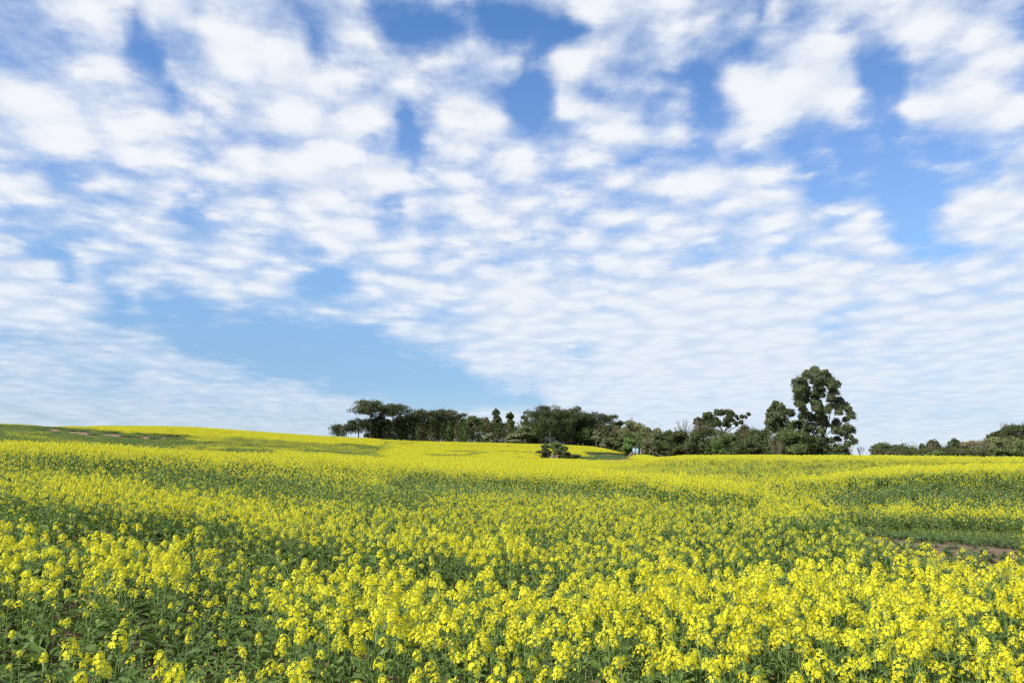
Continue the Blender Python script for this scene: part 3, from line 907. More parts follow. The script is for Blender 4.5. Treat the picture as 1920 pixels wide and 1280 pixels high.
# ------------------------------------------------------------------ trees
BARK = mat('bark_dark', (.10, .08, .06), .9, 0, .3, None, 1.2, .1)
BARKP = mat('bark_pale', (.20, .17, .13), .85, 0, .25, None, 1.0, .1)  # pale stems; also sunlight put into the massive araucaria's bole colour
TWIG = mat('bark_twig', (.20, .155, .135), .85, 0, .25, None, 1.0, .1)
FOL = {
    'pine': mat('needles_dark', (0.037, 0.058, 0.021), .6, .08, .25, (0.065, 0.073, 0.023), .35, .3),
    'pinew': mat('needles_warm', (.058, .076, .026), .6, .08, .25, (.080, .096, .032), .35, .3),
    'dark': mat('foliage_dark', (0.059, 0.085, 0.024), .55, .15, .3, (0.086, 0.103, 0.029), .4, .3),
    'mid': mat('foliage_mid', (0.080, 0.125, 0.036), .55, .18, .3, (0.117, 0.156, 0.042), .4, .3),
    'green': mat('foliage_fresh', (0.103, 0.188, 0.037), .55, .2, .3, (0.152, 0.237, 0.053), .5, .3),
    'pale': mat('foliage_pale', (.17, .20, .085), .6, .2, .3, (.22, .24, .11), .7, .3),
    'olive': mat('foliage_olive', (.125, .150, .050), .6, .18, .3, (.19, .20, .075), .45, .3),
    'brown': mat('foliage_brown', (.088, .098, .042), .65, .15, .3, (.135, .130, .062), .5, .2),
    'tan': mat('foliage_tan', (.19, .175, .085), .7, .15, .3, (.25, .225, .12), .5, .2),
    'rust': mat('foliage_rust', (.115, .092, .045), .65, .15, .3, (.12, .11, .05), .5, .2),
    'euc': mat('foliage_blue_green', (0.083, 0.112, 0.048), .5, .15, .25, (0.117, 0.140, 0.055), .5, .4),
}


def clump(mb, c, rad, n, size, r, m=0, dome=.25, shell=.55):
    """a spray of small leaf faces, dense inside and fraying outwards"""
    n = int(n * 1.9); size = size * .74
    d = r.normal(size=(n, 3)); d /= np.linalg.norm(d, axis=1, keepdims=True)
    d[:, 2] = np.where(d[:, 2] < -dome, -d[:, 2] * .6, d[:, 2])
    ph = r.uniform(0, 6.28, 3)
    lump = 1 + .26 * np.sin(d[:, :1] * 4.5 + ph[0]) * np.sin(d[:, 2:] * 4 + ph[1]) + .10 * np.sin(d[:, 1:2] * 9 + ph[2])
    rr = (shell * .8 + (1.05 - shell * .8) * r.random(n) ** .8)[:, None] * (1 + .12 * np.abs(r.normal(size=(n, 1))))
    C = np.asarray(c) + d * rr * lump * np.asarray(rad)
    leaves(mb, C, d + r.normal(size=(n, 3)) * .55, size * r.uniform(.6, 1.4, n), m, r, .6)


def place(px, Y, ytop, hw):
    x, y, z = at(px, Y)
    h = z_of(ytop, Y) - z
    w = hw * 1.15 / F_PX * Y
    return x, y, z, h, w


TREES = []


def root_of(name, x, y, z, label, cat='tree', group=None):
    e = bpy.data.objects.new(name, None); S.collection.objects.link(e)
    e.location = (x, y, z - .05); tag(e, label, cat, group)
    return e


def broadleaf(px, Y, ytop, hw, col, label, low=.15, group='broadleaf trees of the wood edge', name='broadleaf_tree', dens=1.0, leafs=.34, nclump=None, cat='tree', seed=None):
    x, y, z, h, w = place(px, Y, ytop, hw)
    r = np.random.default_rng(seed or int(px * 7 + ytop))
    e = root_of(name, x, y, z, label, cat, group)
    cz = h * (1 + low) / 2; rz = h * (1 - low) / 2
    nc = nclump or int(np.clip(14 + w * 3.2, 16, 36))
    tm = MB(); cm = MB()
    tops = []
    for i in range(nc):
        d = r.normal(size=3); d /= np.linalg.norm(d); d *= r.uniform(.3, .88) if i else 0; d[2] = d[2] if d[2] > -.3 else d[2] * 1.1
        cr = r.uniform(.20, .44)
        c = np.array([d[0] * w, d[1] * w * .85, cz + d[2] * rz * .95])
        if i < 3: c[2] = cz + rz * r.uniform(.45, .66); c[0] *= .55
        rad = np.array([w * cr * r.uniform(.8, 1.2), w * cr, min(rz, w) * cr * r.uniform(.75, 1.1)])
        n = int(dens * np.clip(150 * (rad[0] * rad[2]) / (leafs * leafs * 7), 60, 360))
        clump(cm, c, rad, n, leafs, r); tops.append(c)
    trr = .035 * h * .5 + .05
    tube(tm, [(0, 0, 0), (r.normal() * .1, 0, h * .3), (tops[0][0] * .5, 0, h * .62)], [trr, trr * .75, trr * .4], 6)
    for c in tops[1:9]:
        s = r.uniform(.2, .5); b0 = np.array([0, 0, h * s * .8])
        tube(tm, [b0, (b0 + c) / 2 + (0, 0, -.05 * h), c], [trr * .5, trr * .3, trr * .12], 4)
    link('trunk', tm.mesh('trunk', [BARK], True), e)
    link('crown', cm.mesh('crown', [FOL[col]]), e)
    return e


def araucaria(px, Y, ytop, hw, label, depth=.28, tiers=3, col='pine', side=1.0, n0=34, ball=.34, asym=0.0, droop=.5):
    """umbrella pine: bare straight bole, level limbs turning up into dense round tufts"""
    x, y, z, h, w = place(px, Y, ytop, hw)
    r = np.random.default_rng(int(px * 3 + ytop))
    e = root_of('araucaria_tree', x, y, z, label, 'tree', 'araucaria pines along the wood edge')
    tm = MB(); br = MB(); cm = MB()
    trr = .021 * h + .06
    tube(tm, [(0, 0, 0), (0, 0, h * .5), (0, 0, h * .93)], [trr, trr * .8, trr * .35], 7)
    link('trunk', tm.mesh('trunk', [BARKP if tiers == 5 else BARK], True), e)  # the five-tier tree gets lighter bark, painting the sun on its bole
    bs = w * ball * .68
    for i in range(n0):
        t_ = i / n0; a = i * 2.4 + r.uniform(-.3, .3)
        L = w * (.35 + .62 * r.random() ** .6) * (1 if t_ < .75 else .5)
        ex, ey = math.cos(a) * L + asym * w, math.sin(a) * L
        rr = min(1, math.hypot(ex, ey) / w)
        top = h * (1 - depth * droop * rr ** 2.2) - bs * .6
        tier = r.integers(0, tiers)
        ez = top - tier * depth * h / max(tiers, 1) * r.uniform(.6, 1.0)
        hb = min(h * .9, ez - .10 * L * r.uniform(.4, 1.4))
        tube(br, [(0, 0, hb - .04 * h), (ex * .55, ey * .55, hb), (ex, ey, ez)], [trr * .30, trr * .2, trr * .1], 4)
        k = r.uniform(.8, 1.25) * bs
        clump(cm, (ex, ey, ez), (k, k, k * .8), 85, .27, r, 0, .5, .7)
        if tiers == 5 and r.random() < .35:
            clump(cm, (ex * .8 + r.normal() * .5, ey * .8, ez - r.uniform(.3, 1.6)), (k * 1.0,) * 3, 80, .27, r, 0, .5, .6)
        if r.random() < .75:
            clump(cm, (ex * .68 + r.normal() * .3, ey * .68, ez - .2 + r.normal() * .25), (k * .8,) * 3, 60, .27, r, 0, .5, .7)
    b_ = link('branches', br.mesh('branches', [BARK], True), e); b_['kind'] = 'stuff'
    link('crown', cm.mesh('crown', [FOL[col]]), e)
    return e


def bare_tree(px, Y, ytop, hw, label, m=None, name='bare_tree', lean=0.0, n=4, thin=1.0):
    x, y, z, h, w = place(px, Y, ytop, hw)
    r = np.random.default_rng(int(px * 5))
    e = root_of(name, x, y, z, label, 'tree', 'leafless trees')
    tm = MB(); bm_ = MB()
    def grow(mb_, p, d, L, rad, lv):
        d = d / np.linalg.norm(d)
        q_ = p + d * L * .5 + r.normal(size=3) * L * .05; e_ = q_ + (d + r.normal(size=3) * .12) * L * .5
        tube(mb_, [p, q_, e_], [rad, rad * .8, rad * .62], 4 if lv else 6)
        if lv >= n: return
        for k in range(3 if lv < 3 else 4):
            a = r.uniform(0, 6.28); sp = r.uniform(.25, .6)
            nd = d + np.array([math.cos(a) * sp, math.sin(a) * sp, .22]); st_ = p + (e_ - p) * r.uniform(.45, 1) if lv else e_ + (p - e_) * r.uniform(0, .35)
            grow(bm_, st_, nd, L * r.uniform(.58, .78), rad * .55, lv + 1)
    grow(tm, np.array([0, 0, 0.]), np.array([lean, 0, 1.]), h * .40, (.012 * h + .03) * thin, 0)
    # keep it inside its measured outline
    allz = max(v[:, 2].max() for v in bm_.v); allx = max(np.abs(v[:, 0]).max() for v in bm_.v)
    for mb_ in (tm, bm_):
        for v in mb_.v: v *= (min(1.3, w / allx), 1, h / allz)
    link('trunk', tm.mesh('trunk', [m or TWIG], True), e)
    o = link('branches', bm_.mesh('branches', [m or TWIG], True), e); o['kind'] = 'stuff'
    return e


# --- clumps placed for the two eucalyptus trees, seen from the field: (px, py, r px) ---
def clump_tree(px, Y, ytop, ybase, cl, limbs, label, name, col, group=None, leafs=.30, depth=.5, trunk_r=.45, bark=None, dens=1.0, sink=.0):
    x, y, z = at(px, Y)
    e = root_of(name, x, y, z, label, 'tree', group)
    r = np.random.default_rng(int(px))
    h = z_of(ytop, Y) - z
    W_ = lambda a, b_: np.array([(a - px) / F_PX * Y, 0, z_of(b_, Y) - z])
    tm = MB(); cm = MB(); bm_ = MB()
    for k, (pts, ra, rb) in enumerate(limbs):
        P_ = [W_(*p) for p in pts]
        if pts[0][1] > ybase - 1: P_[0] = np.array([P_[0][0], 0, 0])
        yo = r.uniform(-1, 1) * (0 if k == 0 else 2.0)
        P_ = [p + (0, yo * i / len(P_), 0) for i, p in enumerate(P_)]
        tube(tm if k == 0 else bm_, P_, np.linspace(ra, rb, len(P_)), 6)
    for (a, b_, rp) in cl:
        rw = rp * (.88 if px < 1470 else 1.0) / F_PX * Y
        c = W_(a, b_); c[1] = r.uniform(-1, 1) * depth * (cl_w(cl, b_) / F_PX * Y)
        n = int(dens * np.clip(60 * rw * rw / (leafs * leafs * 2.4), 60, 820))
        clump(cm, c, (rw, rw, rw * .92), n, leafs, r, 0, .6, .5)
        if r.random() < .15:
            clump(cm, c * (1, -1.2, 1) + (r.normal() * rw * .5, 0, r.normal() * rw * .4), (rw * .8,) * 3, int(n * .6), leafs, r, 0, .6, .5)
        for k in range(2):
            d = r.normal(size=3); d /= np.linalg.norm(d)
            clump(cm, c + d * rw * .85, (rw * .42,) * 3, max(24, n // 6), leafs, r, 0, .6, .4)
    link('trunk', tm.mesh('trunk', [bark or BARK], True), e)
    if limbs[1:]: link('branches', bm_.mesh('branches', [bark or BARK], True), e)['kind'] = 'stuff'
    link('crown', cm.mesh('crown', [FOL[col]]), e)
    return e


def cl_w(cl, yv):
    w = [abs(a - c[0]) for a in [np.mean([k[0] for k in cl])] for c in cl if abs(c[1] - yv) < 15]
    return max(w) if w else 10


# eucalyptus by the right end of the wood
EUC = [(1527, 738, 8), (1537, 746, 8), (1551, 737, 8), (1536, 726, 9), (1560, 762, 7), (1520, 750, 7), (1541, 692, 8), (1538, 702, 13), (1552, 702, 9), (1560, 715, 11), (1545, 716, 11), (1532, 716, 9), (1572, 722, 8), (1514, 705, 9), (1513, 716, 11), (1500, 716, 9),
       (1499, 730, 12), (1512, 732, 11), (1491, 735, 7), (1524, 726, 8), (1566, 735, 10), (1573, 747, 9), (1560, 726, 9), (1581, 752, 9), (1588, 760, 8), (1555, 748, 7), (1543, 743, 6),
       (1497, 746, 9), (1508, 750, 9), (1495, 760, 8), (1493, 772, 8), (1503, 768, 7), (1514, 762, 6), (1531, 757, 9), (1527, 768, 8), (1543, 760, 8), (1549, 771, 9), (1541, 780, 9),
       (1571, 765, 8), (1568, 775, 7), (1584, 768, 7), (1590, 781, 9), (1584, 787, 6), (1516, 778, 8), (1505, 782, 8), (1530, 785, 8), (1555, 786, 10), (1545, 793, 9), (1561, 795, 8),
       (1576, 792, 8), (1570, 801, 8), (1583, 803, 9), (1592, 808, 8), (1575, 811, 8), (1565, 809, 7), (1585, 820, 7), (1573, 823, 7), (1527, 800, 10), (1538, 808, 9), (1519, 806, 9),
       (1549, 826, 9), (1543, 836, 9), (1552, 842, 7), (1531, 826, 10), (1523, 838, 9), (1537, 846, 8), (1592, 828, 7), (1582, 832, 6)]
LIMB = [([(1545, 856), (1547, 830), (1546, 800), (1542, 760), (1541, 705)], .42, .08), ([(1547, 815), (1556, 795), (1563, 760), (1566, 720)], .16, .05),
        ([(1546, 820), (1565, 805), (1585, 798)], .10, .04), ([(1545, 790), (1528, 760), (1513, 715)], .18, .05), ([(1546, 838), (1528, 805), (1505, 770), (1497, 735)], .2, .05),
        ([(1546, 826), (1566, 824), (1588, 822)], .08, .03), ([(1543, 770), (1565, 755), (1580, 745)], .12, .04), ([(1546, 812), (1556, 800), (1560, 790)], .09, .04)]
clump_tree(1545, 198, 685, 855, EUC, LIMB, 'tallest tree of all, big open-crowned eucalyptus at the right end of the wood', 'eucalyptus_tree', 'euc', 'eucalyptus trees', .19, .6, bark=BARK, dens=1.0)
E2 = [(1459, 757, 7), (1456, 767, 10), (1467, 763, 8), (1472, 772, 9), (1448, 778, 9), (1459, 780, 12), (1470, 785, 11), (1445, 790, 9), (1456, 793, 11), (1468, 797, 11), (1447, 801, 8), (1459, 806, 10), (1476, 790, 6), (1477, 805, 8)]
clump_tree(1460, 196, 750, 855, E2, [([(1460, 856), (1461, 820), (1459, 760)], .26, .05), ([(1460, 830), (1470, 800), (1471, 770)], .1, .03), ([(1460, 828), (1450, 806), (1447, 785)], .1, .03)],
           'smaller pointed eucalyptus standing just left of the tallest tree', 'eucalyptus_tree', 'euc', 'eucalyptus trees', .19, .7, dens=1.1)

# araucarias
araucaria(645, 332, 790, 28, 'small araucaria pine farthest left, alone on the skyline', .5, 4, n0=22, ball=.36)
araucaria(672, 336, 784, 20, 'thin araucaria pine with bare bole, second from the left end', .45, 3, n0=18, ball=.42)
araucaria(694, 334, 748, 33, 'tallest araucaria pine of the left group, wide flat umbrella crown', .32, 3, col='pinew', n0=40, ball=.30)
araucaria(736, 338, 757, 32, 'araucaria pine right of the tallest one, long limb to the right', .30, 3, n0=30, ball=.30, asym=.12)
araucaria(708, 341, 778, 24, 'low araucaria pine in the gap between the two umbrella crowns', .40, 3, n0=24, ball=.34)
araucaria(796, 340, 768, 33, 'flat-topped araucaria pine, left half of the joined double crown', .26, 3, n0=36, ball=.30)
araucaria(837, 342, 766, 32, 'flat-topped araucaria pine, right half of the joined double crown', .30, 3, n0=36, ball=.30)
araucaria(1032, 316, 760, 44, 'massive araucaria pine with sunlit-toned bole behind the bush island', .46, 5, col='pinew', n0=66, ball=.27, droop=.35)
araucaria(1078, 324, 762, 30, 'araucaria pine touching the massive crown on its right', .35, 4, col='pinew', n0=40, ball=.32)
araucaria(1122, 330, 771, 34, 'araucaria pine with low domed crown at the right of the pine group', .30, 3, n0=36, ball=.28)
araucaria(1163, 328, 783, 10, 'tiny araucaria tuft at the right end of the pine group', .35, 2, n0=8, ball=.6)

# broadleaf trees, left to right: px, Y, top, half width, colour, label, low
TB = [
    (697, 343, 786, 15, 'dark', 'dark ivy-clad tree under the tallest left araucaria', .0), (722, 346, 787, 22, 'dark', 'dark round tree between the boles of the left araucarias', .0),
    (752, 346, 780, 22, 'dark', 'dark leafy tree behind the right limb of the second araucaria', .0), (777, 348, 782, 20, 'brown', 'brownish thin-leaved tree left of the double umbrella crown', .0),
    (800, 347, 786, 22, 'dark', 'dark tree under the left half of the double umbrella crown', .0), (822, 348, 783, 20, 'mid', 'green tree under the middle of the double umbrella crown', .0),
    (848, 347, 778, 22, 'brown', 'brown-tinged tree under the right half of the double crown', .0), (868, 344, 781, 16, 'mid', 'round green tree just left of the dark cone-shaped tree', .0),
    (886, 340, 771, 16, 'dark', 'dark cone-shaped tree with a single pointed top', .0), (908, 344, 778, 17, 'brown', 'brown-topped round tree right of the cone-shaped tree', .0),
    (932, 340, 782, 19, 'dark', 'dark bushy tree below the two slender tufted tops', .0), (956, 342, 786, 16, 'dark', 'dark tree between the slender tops and the columnar tree', .0),
    (983, 334, 767, 11, 'dark', 'narrow columnar dark tree left of the massive araucaria', .1), (984, 322, 795, 17, 'pale', 'pale grey-green layered tree in front of the columnar tree', .2),
    (916, 326, 811, 12, 'pale', 'pale shrubby tree under the brown-topped tree', .1), (962, 322, 812, 17, 'pale', 'low pale green tree at the crop edge left of the massive araucaria', .0),
    (1000, 330, 806, 15, 'mid', 'green tree under the left rim of the massive crown', .0), (1012, 336, 785, 24, 'dark', 'dark tree behind the left rim of the massive crown', .0),
    (1052, 338, 782, 28, 'dark', 'dark tree right of the sunlit-toned bole of the massive araucaria', .0), (1078, 334, 784, 26, 'mid', 'mid green tree under the second crown of the pine group', .0),
    (1100, 322, 800, 20, 'mid', 'small green tree at the crop edge under the pine group', .0), (1112, 330, 787, 22, 'brown', 'grey-brown feathery tree in front of the low domed araucaria', .0),
    (1118, 320, 806, 9, 'pale', 'small pale layered tree at the foot of the grey-brown tree', .3), (1140, 322, 786, 20, 'brown', 'brown feathery tree right of the pine group', .0),
    (1135, 312, 822, 9, 'pale', 'whitish shrub at the crop edge, right of the pine group', .0), (1158, 312, 797, 20, 'brown', 'brown tree left of the round olive tree', .0),
    (1183, 292, 784, 23, 'olive', 'tall round olive-green tree above the pale blue shed', .0), (1166, 282, 815, 17, 'dark', 'dark green bush left of the pale blue shed', .0),
    (1181, 268, 820, 15, 'green', 'fresh green bush directly behind the pale blue shed', .0), (1208, 286, 792, 19, 'olive', 'olive tree on the right shoulder of the round one', .0),
    (1230, 276, 799, 14, 'olive', 'yellowish olive tree with flat top, right of the shed', .0), (1252, 270, 802, 17, 'tan', 'tan winter-brown tree between olive and dark trees', .0),
    (1222, 256, 815, 16, 'tan', 'thin tan tree with pale stems just right of the shed', .0), (1247, 246, 807, 22, 'dark', 'very dark round tree at the crop edge in front of the tan tree', .0),
    (1277, 240, 805, 22, 'dark', 'dark tree at the foot of the leafless tree', .0), (1272, 262, 804, 18, 'olive', 'olive tree behind the leafless tree', .0),
    (1304, 232, 803, 23, 'dark', 'dark tree below the left rim of the spreading tree', .0), (1330, 236, 790, 26, 'brown', 'brown-green tree under the spreading tree', .0),
    (1370, 222, 808, 33, 'mid', 'broad mid green tree in front of the spreading tree', .0), (1347, 216, 827, 15, 'green', 'bright fresh green bush at the crop edge', .0),
    (1396, 232, 797, 19, 'rust', 'rust-brown rounded tree right of the spreading tree', .1), (1418, 222, 800, 24, 'dark', 'dark tree right of the rust-brown crown', .0),
    (1438, 216, 800, 18, 'dark', 'dark thin tree left of the smaller eucalyptus', .0), (1400, 212, 824, 24, 'dark', 'low dark tree in front of the rust-brown crown', .0),
    (1497, 204, 773, 25, 'dark', 'dark leaning tree against the left side of the tallest tree', .0), (1484, 192, 800, 29, 'mid', 'broad green bushy tree between the two eucalyptus trees', .0),
    (1512, 194, 814, 22, 'dark', 'dark bush at the foot of the tallest tree', .0), (1532, 200, 826, 16, 'dark', 'low dark bush behind the bole of the tallest tree', .0),
    (1579, 190, 832, 17, 'dark', 'small round dark tree just right of the tallest tree', .0),
    (1660, 226, 829, 24, 'dark', 'dark domed tree, first right of the open gap in the trees', .0), (1684, 230, 831, 20, 'dark', 'second dark domed tree right of the open gap', .0),
    (1707, 226, 833, 17, 'mid', 'green pointed tree right of the two dark domes', .0), (1731, 232, 826, 9, 'dark', 'small dark round top left of the brown feathery tree', .0),
    (1752, 228, 825, 20, 'brown', 'brown feathery tree in the middle of the right-hand wood', .0), (1752, 214, 842, 22, 'mid', 'low green bush in front of the brown feathery tree', .0),
    (1795, 232, 822, 17, 'dark', 'dark flat-topped tree in the right-hand wood', .0), (1788, 220, 836, 24, 'brown', 'brown bushy tree below the dark flat top', .0),
    (1822, 230, 824, 20, 'tan', 'tan leafless-looking tree right of the dark flat top', .0), (1848, 226, 824, 21, 'tan', 'greyish tan tree with pale stems near the right edge', .0),
    (1870, 222, 812, 24, 'olive', 'olive domed tree below the tall dark trees at the right edge', .0), (1876, 244, 801, 18, 'dark', 'dark tree rising behind the olive dome', .0),
    (1897, 246, 790, 19, 'dark', 'tall dark tree on the rise near the right edge', .0), (1918, 246, 785, 22, 'dark', 'tallest dark tree of the right-hand rise, cut by the edge', .0),
    (1900, 226, 812, 24, 'olive', 'olive bushy tree at the foot of the right-hand rise', .0), (1925, 220, 822, 22, 'mid', 'green bushy tree at the very right edge', .0), (1960, 236, 800, 30, 'dark', 'dark tree beyond the right edge', .0),
    (1840, 218, 842, 20, 'brown', 'low brown bush in front of the greyish tan tree', .0), (1885, 214, 838, 24, 'mid', 'low green bush in front of the olive dome', .0),
]
for (px, Yd, yt, hw, col, lab, low) in TB:
    broadleaf(px, Yd, yt, hw, col, lab, low, leafs=.30 if Yd > 260 else .24)

# slender tufted tops
for px, yt, lab in ((930, 767, 'taller of the two slender trees with a small leafy tuft on top'), (956, 774, 'shorter of the two slender trees with a small leafy tuft on top')):
    cl = [(px, yt + 4, 6), (px - 4, yt + 8, 4), (px + 4, yt + 7, 4), (px + 1, yt + 12, 4.5), (px - 2, yt + 15, 4), (px + 2, yt + 19, 7), (px - 3, yt + 27, 8), (px + 3, yt + 36, 9)]
    clump_tree(px, 336, yt, 832, cl, [([(px, 834), (px + 1, yt + 30), (px, yt + 4)], .3, .08)], lab, 'slender_tree', 'dark', 'slender tufted trees', .27, .4, dens=1.2)

# spreading tree
SPR = [(1378, 785, 7), (1371, 775, 6), (1388, 782, 5), (1396, 778, 4), (1380, 793, 5), (1350, 790, 9), (1335, 792, 9), (1322, 789, 8), (1392, 793, 4), (1352, 774, 7), (1342, 776, 8), (1331, 779, 8), (1362, 774, 8), (1322, 781, 8), (1313, 787, 7), (1308, 793, 5), (1318, 794, 6), (1338, 786, 9), (1350, 786, 9), (1362, 785, 8), (1328, 790, 8), (1374, 780, 6),
       (1382, 776, 4), (1390, 779, 4), (1400, 780, 3.5), (1374, 791, 5), (1384, 787, 4), (1391, 790, 4), (1342, 796, 8), (1354, 797, 7), (1366, 798, 5), (1330, 799, 7), (1385, 797, 3), (1394, 784, 3), (1404, 781, 3)]
clump_tree(1362, 244, 768, 853, SPR, [([(1362, 856), (1361, 820), (1360, 808)], .5, .35), ([(1360, 812), (1350, 798), (1335, 784)], .26, .06), ([(1360, 812), (1366, 795), (1368, 778)], .22, .05),
           ([(1360, 810), (1374, 796), (1384, 780)], .2, .04), ([(1362, 812), (1384, 797), (1402, 782)], .16, .03), ([(1359, 814), (1338, 802), (1316, 790)], .2, .05), ([(1366, 802), (1376, 790), (1378, 776)], .12, .03)],
           'wide spreading flat-topped tree whose bare forked limbs show on its right side', 'spreading_tree', 'dark', None, .25, .8, dens=1.0)

bare_tree(1284, 238, 779, 13, 'leafless pinkish tree, left one of the two above the dark trees', n=5)
bare_tree(1302, 236, 776, 16, 'leafless grey forked tree beside the spreading tree', n=5, lean=.15)
bare_tree(1617, 205, 835, 11, 'small leafless pink shrub standing in the open gap', n=5, name='bare_shrub')
bare_tree(1596, 194, 824, 9, 'feathery thin-leaved sapling right of the tallest tree', m=FOL['pale'], n=5, name='sapling', thin=.5)
bare_tree(1452, 190, 812, 9, 'pale leaning stem left of the smaller eucalyptus bole', m=BARKP, n=4, lean=-.1)
bare_tree(1464, 189, 822, 7, 'pale thin stems right of the smaller eucalyptus bole', m=BARKP, n=4, lean=.1)
bare_tree(1752, 224, 826, 9, 'pale-stemmed leafless tree in front of the brown feathery tree', m=BARKP, n=5)
bare_tree(1850, 218, 828, 10, 'pale-stemmed leafless tree near the right edge of the field', m=BARKP, n=5)
bare_tree(1835, 218, 830, 9, 'thin leafless tree with forked pale stems left of its twin', m=BARKP, n=5)
bare_tree(1888, 238, 788, 11, 'airy half-bare tree rising over the dark trees at the right', m=FOL['dark'], n=5)
bare_tree(1225, 250, 815, 9, 'pale-stemmed leafless tree just right of the shed', m=BARKP, n=4)
bare_tree(1118, 314, 800, 10, 'thin leafless tree in front of the low domed araucaria', m=BARKP, n=4)

# island of bushes in the field
def bush(px, Y, yt, hw, col, lab, leafs=.17, cat='bush', name='bush'):
    return broadleaf(px, Y, yt, hw, col, lab, 0.0, 'bushes of the island in the field', name, 1.0, leafs, 12, cat)
for a in ((1042, 214, 827, 19, 'mid', 'tall round green bush of the island in the field'), (1024, 211, 832, 13, 'mid', 'green bush on the left flank of the tall island bush'),
          (1018, 206, 844, 15, 'dark', 'low dark green bush at the left end of the island'), (1046, 204, 842, 15, 'dark', 'dark low bush in front of the tall island bush'),
          (1061, 210, 833, 13, 'mid', 'thin green bush on the right flank of the tall island bush'), (1064, 204, 845, 13, 'brown', 'low brown bush at the right end of the island'),
          (1080, 204, 850, 11, 'dark', 'lowest dark bush trailing off right of the island'), (1005, 205, 851, 7, 'brown', 'tiny bush left of the island')):
    bush(*a)

# undergrowth that closes the wood's foot
ug = MB(); ru = np.random.default_rng(21)
for px in np.arange(692, 1600, 5.5):
    Yd = float(np.interp(px, [690, 1150, 1210, 1300, 1500, 1600], [342, 322, 262, 236, 200, 196])) + ru.uniform(-4, 6)
    if 1592 < px < 1640: continue
    yb = float(np.interp(px, [690, 800, 900, 1100, 1180, 1600], [792, 792, 794, 798, 815, 816])) + ru.uniform(-4, 5)
    if px > 1548: yb += 22
    x, y, z = at(px, Yd); h = max(1.2, z_of(yb, Yd) - z)
    clump(ug, (x, y - 6, float(H(x, y - 6)) + .2), (1.7, 1.5, 1.3), 120, .27, ru, int(ru.integers(0, 2)), 2)
    clump(ug, (x, y, z + h * .38), (1.6, 1.5, h * .62 + .5), int(110 + 40 * h), .27, ru, int(ru.integers(0, 3)), 2)
for px in np.arange(1640, 2000, 5.5):
    Yd = 216 + ru.uniform(-3, 8); x, y, z = at(px, Yd); h = max(1.2, z_of((838 if px > 1665 else 846) + ru.uniform(-4, 4), Yd) - z)
    clump(ug, (x, y, z + h * .45), (1.3, 1.3, h * .55), int(90 + 40 * h), .24, ru, int(ru.integers(0, 3)), 2)
tag(link('undergrowth', ug.mesh('undergrowth', [FOL['dark'], FOL['mid'], FOL['brown']])), 'dark tangled undergrowth at the foot of the wood', kind='stuff')

# ------------------------------------------------------------------ shed, posts
def box(mb, c, s, m=0):
    c = np.array(c, float); h = np.array(s, float) / 2
    V = [c + h * (i, j, k) for i in (-1, 1) for j in (-1, 1) for k in (-1, 1)]
    mb.add(V, [(0, 1, 3, 2), (4, 6, 7, 5), (0, 4, 5, 1), (2, 3, 7, 6), (0, 2, 6, 4), (1, 5, 7, 3)], m)


def one(name, fn, m, parent=None, loc=(0, 0, 0)):
    mb = MB(); fn(mb); return link(name, mb.mesh(name, [m]), parent, loc)


SHED = mat('shed_paint', (.30, .42, .46), .6, 0, .08, None, 2, .3)
DARKM = mat('shed_trim', (.03, .05, .055), .6, 0, .1, None, 2, .3)
ROOF = mat('shed_roof', (.10, .13, .13), .7, 0, .2, None, 2, .3)
x, y, z = at(1192, 200)
e = root_of('shed', x, y, z + .03, 'small pale blue shed with dark trim at the crop edge', 'shed')
hz = z_of(838, 200) - z
one('wall', lambda b_: box(b_, (-.34, 0, hz / 2), (.58, 1.1, hz)), SHED, e)
one('wall', lambda b_: box(b_, (.34, 0, hz / 2), (.58, 1.1, hz)), SHED, e)
one('door_post', lambda b_: box(b_, (0, -.02, hz / 2), (.10, 1.1, hz)), DARKM, e)
one('side_panel', lambda b_: box(b_, (.78, .1, hz / 2), (.30, .9, hz * .95)), DARKM, e)
one('roof', lambda b_: box(b_, (.08, 0, hz + .07), (1.75, 1.4, .12)), ROOF, e)
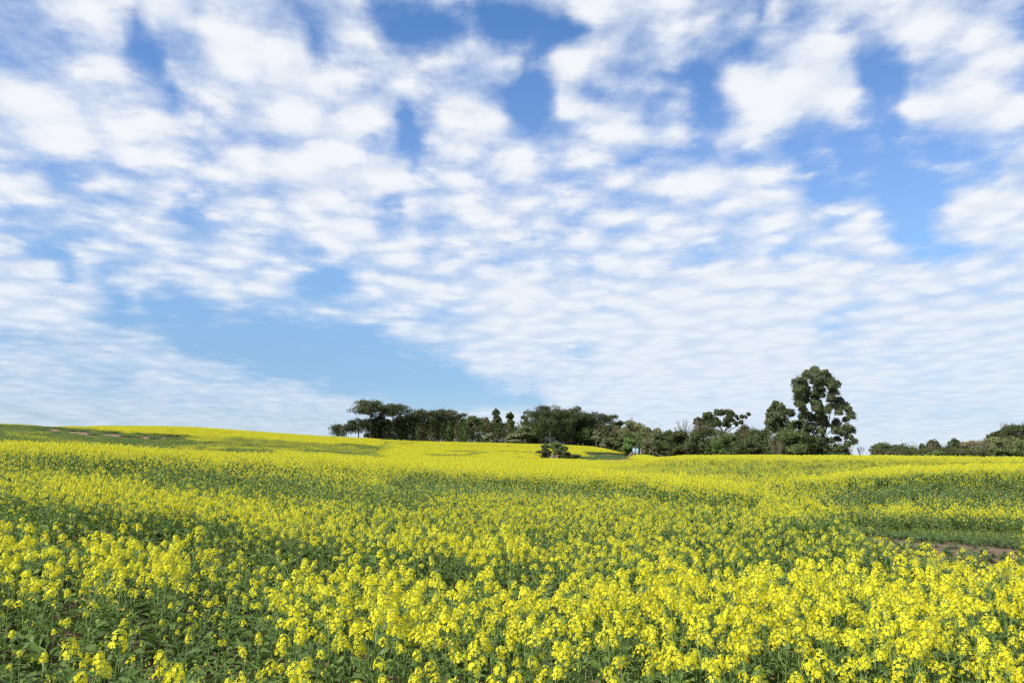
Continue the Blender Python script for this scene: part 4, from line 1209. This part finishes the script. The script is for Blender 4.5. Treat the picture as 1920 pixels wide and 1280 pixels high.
WOOD = mat('post_wood', (.30, .26, .20), .8, 0, .2, None, 3, .2)
WOODD = mat('post_wood_dark', (.09, .06, .03), .8, 0, .2, None, 3, .2)
def post(px, Y, yt, w_, lab, m_):
    x, y, z = at(px, Y); h = z_of(yt, Y) - z
    mb = MB(); tube(mb, [(0, 0, -.2), (0, .01, h * .5), (.02, 0, h)], [w_, w_ * .95, w_ * .8], 8)
    V = np.concatenate(mb.v)[-8:]; mb.add(V, [list(range(8))])
    tag(link('fence_post', mb.mesh('fence_post', [m_], True), None, (x, y, z)), lab, 'post')
post(1202, 203, 840, .17, 'pale thick wooden post right of the blue shed', WOOD)
post(571, 298, 818.5, .16, 'dark lone post standing in the crop on the far hill', WOODD)
# pinkish heap left of the shed
mb = MB(); rs = np.random.default_rng(4)
for k in range(6):
    c = np.array([rs.uniform(-.7, .7), rs.uniform(-.3, .3), .25 + rs.uniform(0, .5)])
    d = rs.normal(size=(14, 3)); d /= np.linalg.norm(d, axis=1, keepdims=True)
import bmesh
def rock(px, Y, sz, lab, m_, seed):
    x, y, z = at(px, Y); r = np.random.default_rng(seed)
    bm = bmesh.new(); bmesh.ops.create_icosphere(bm, subdivisions=2, radius=1)
    for v in bm.verts:
        k = 1 + .22 * math.sin(v.co.x * 3 + seed) * math.cos(v.co.y * 3.3 + seed) + r.uniform(-.06, .06)
        v.co = Vector((v.co.x * sz[0] * k, v.co.y * sz[1] * k, max(v.co.z, -.4) * sz[2] * k))
    me = bpy.data.meshes.new('boulder'); bm.to_mesh(me); bm.free(); me.materials.append(m_)
    tag(link('boulder', me, None, (x, y, z + .3 * sz[2])), lab, 'boulder', 'pale stones in the field')
STONE = mat('stone_pink', (.20, .15, .10), .9, 0, .2, None, 1.5, .1, .3)
rock(1184, 199, (.8, .6, 1.2), 'pinkish heap of earth left of the blue shed', STONE, 3)
rock(1037, 199, (.75, .6, 1.0), 'pale stone at the foot of the island bushes, left one', STONE, 5)
rock(1044, 199, (.55, .5, .95), 'pale stone at the foot of the island bushes, right one', STONE, 7)
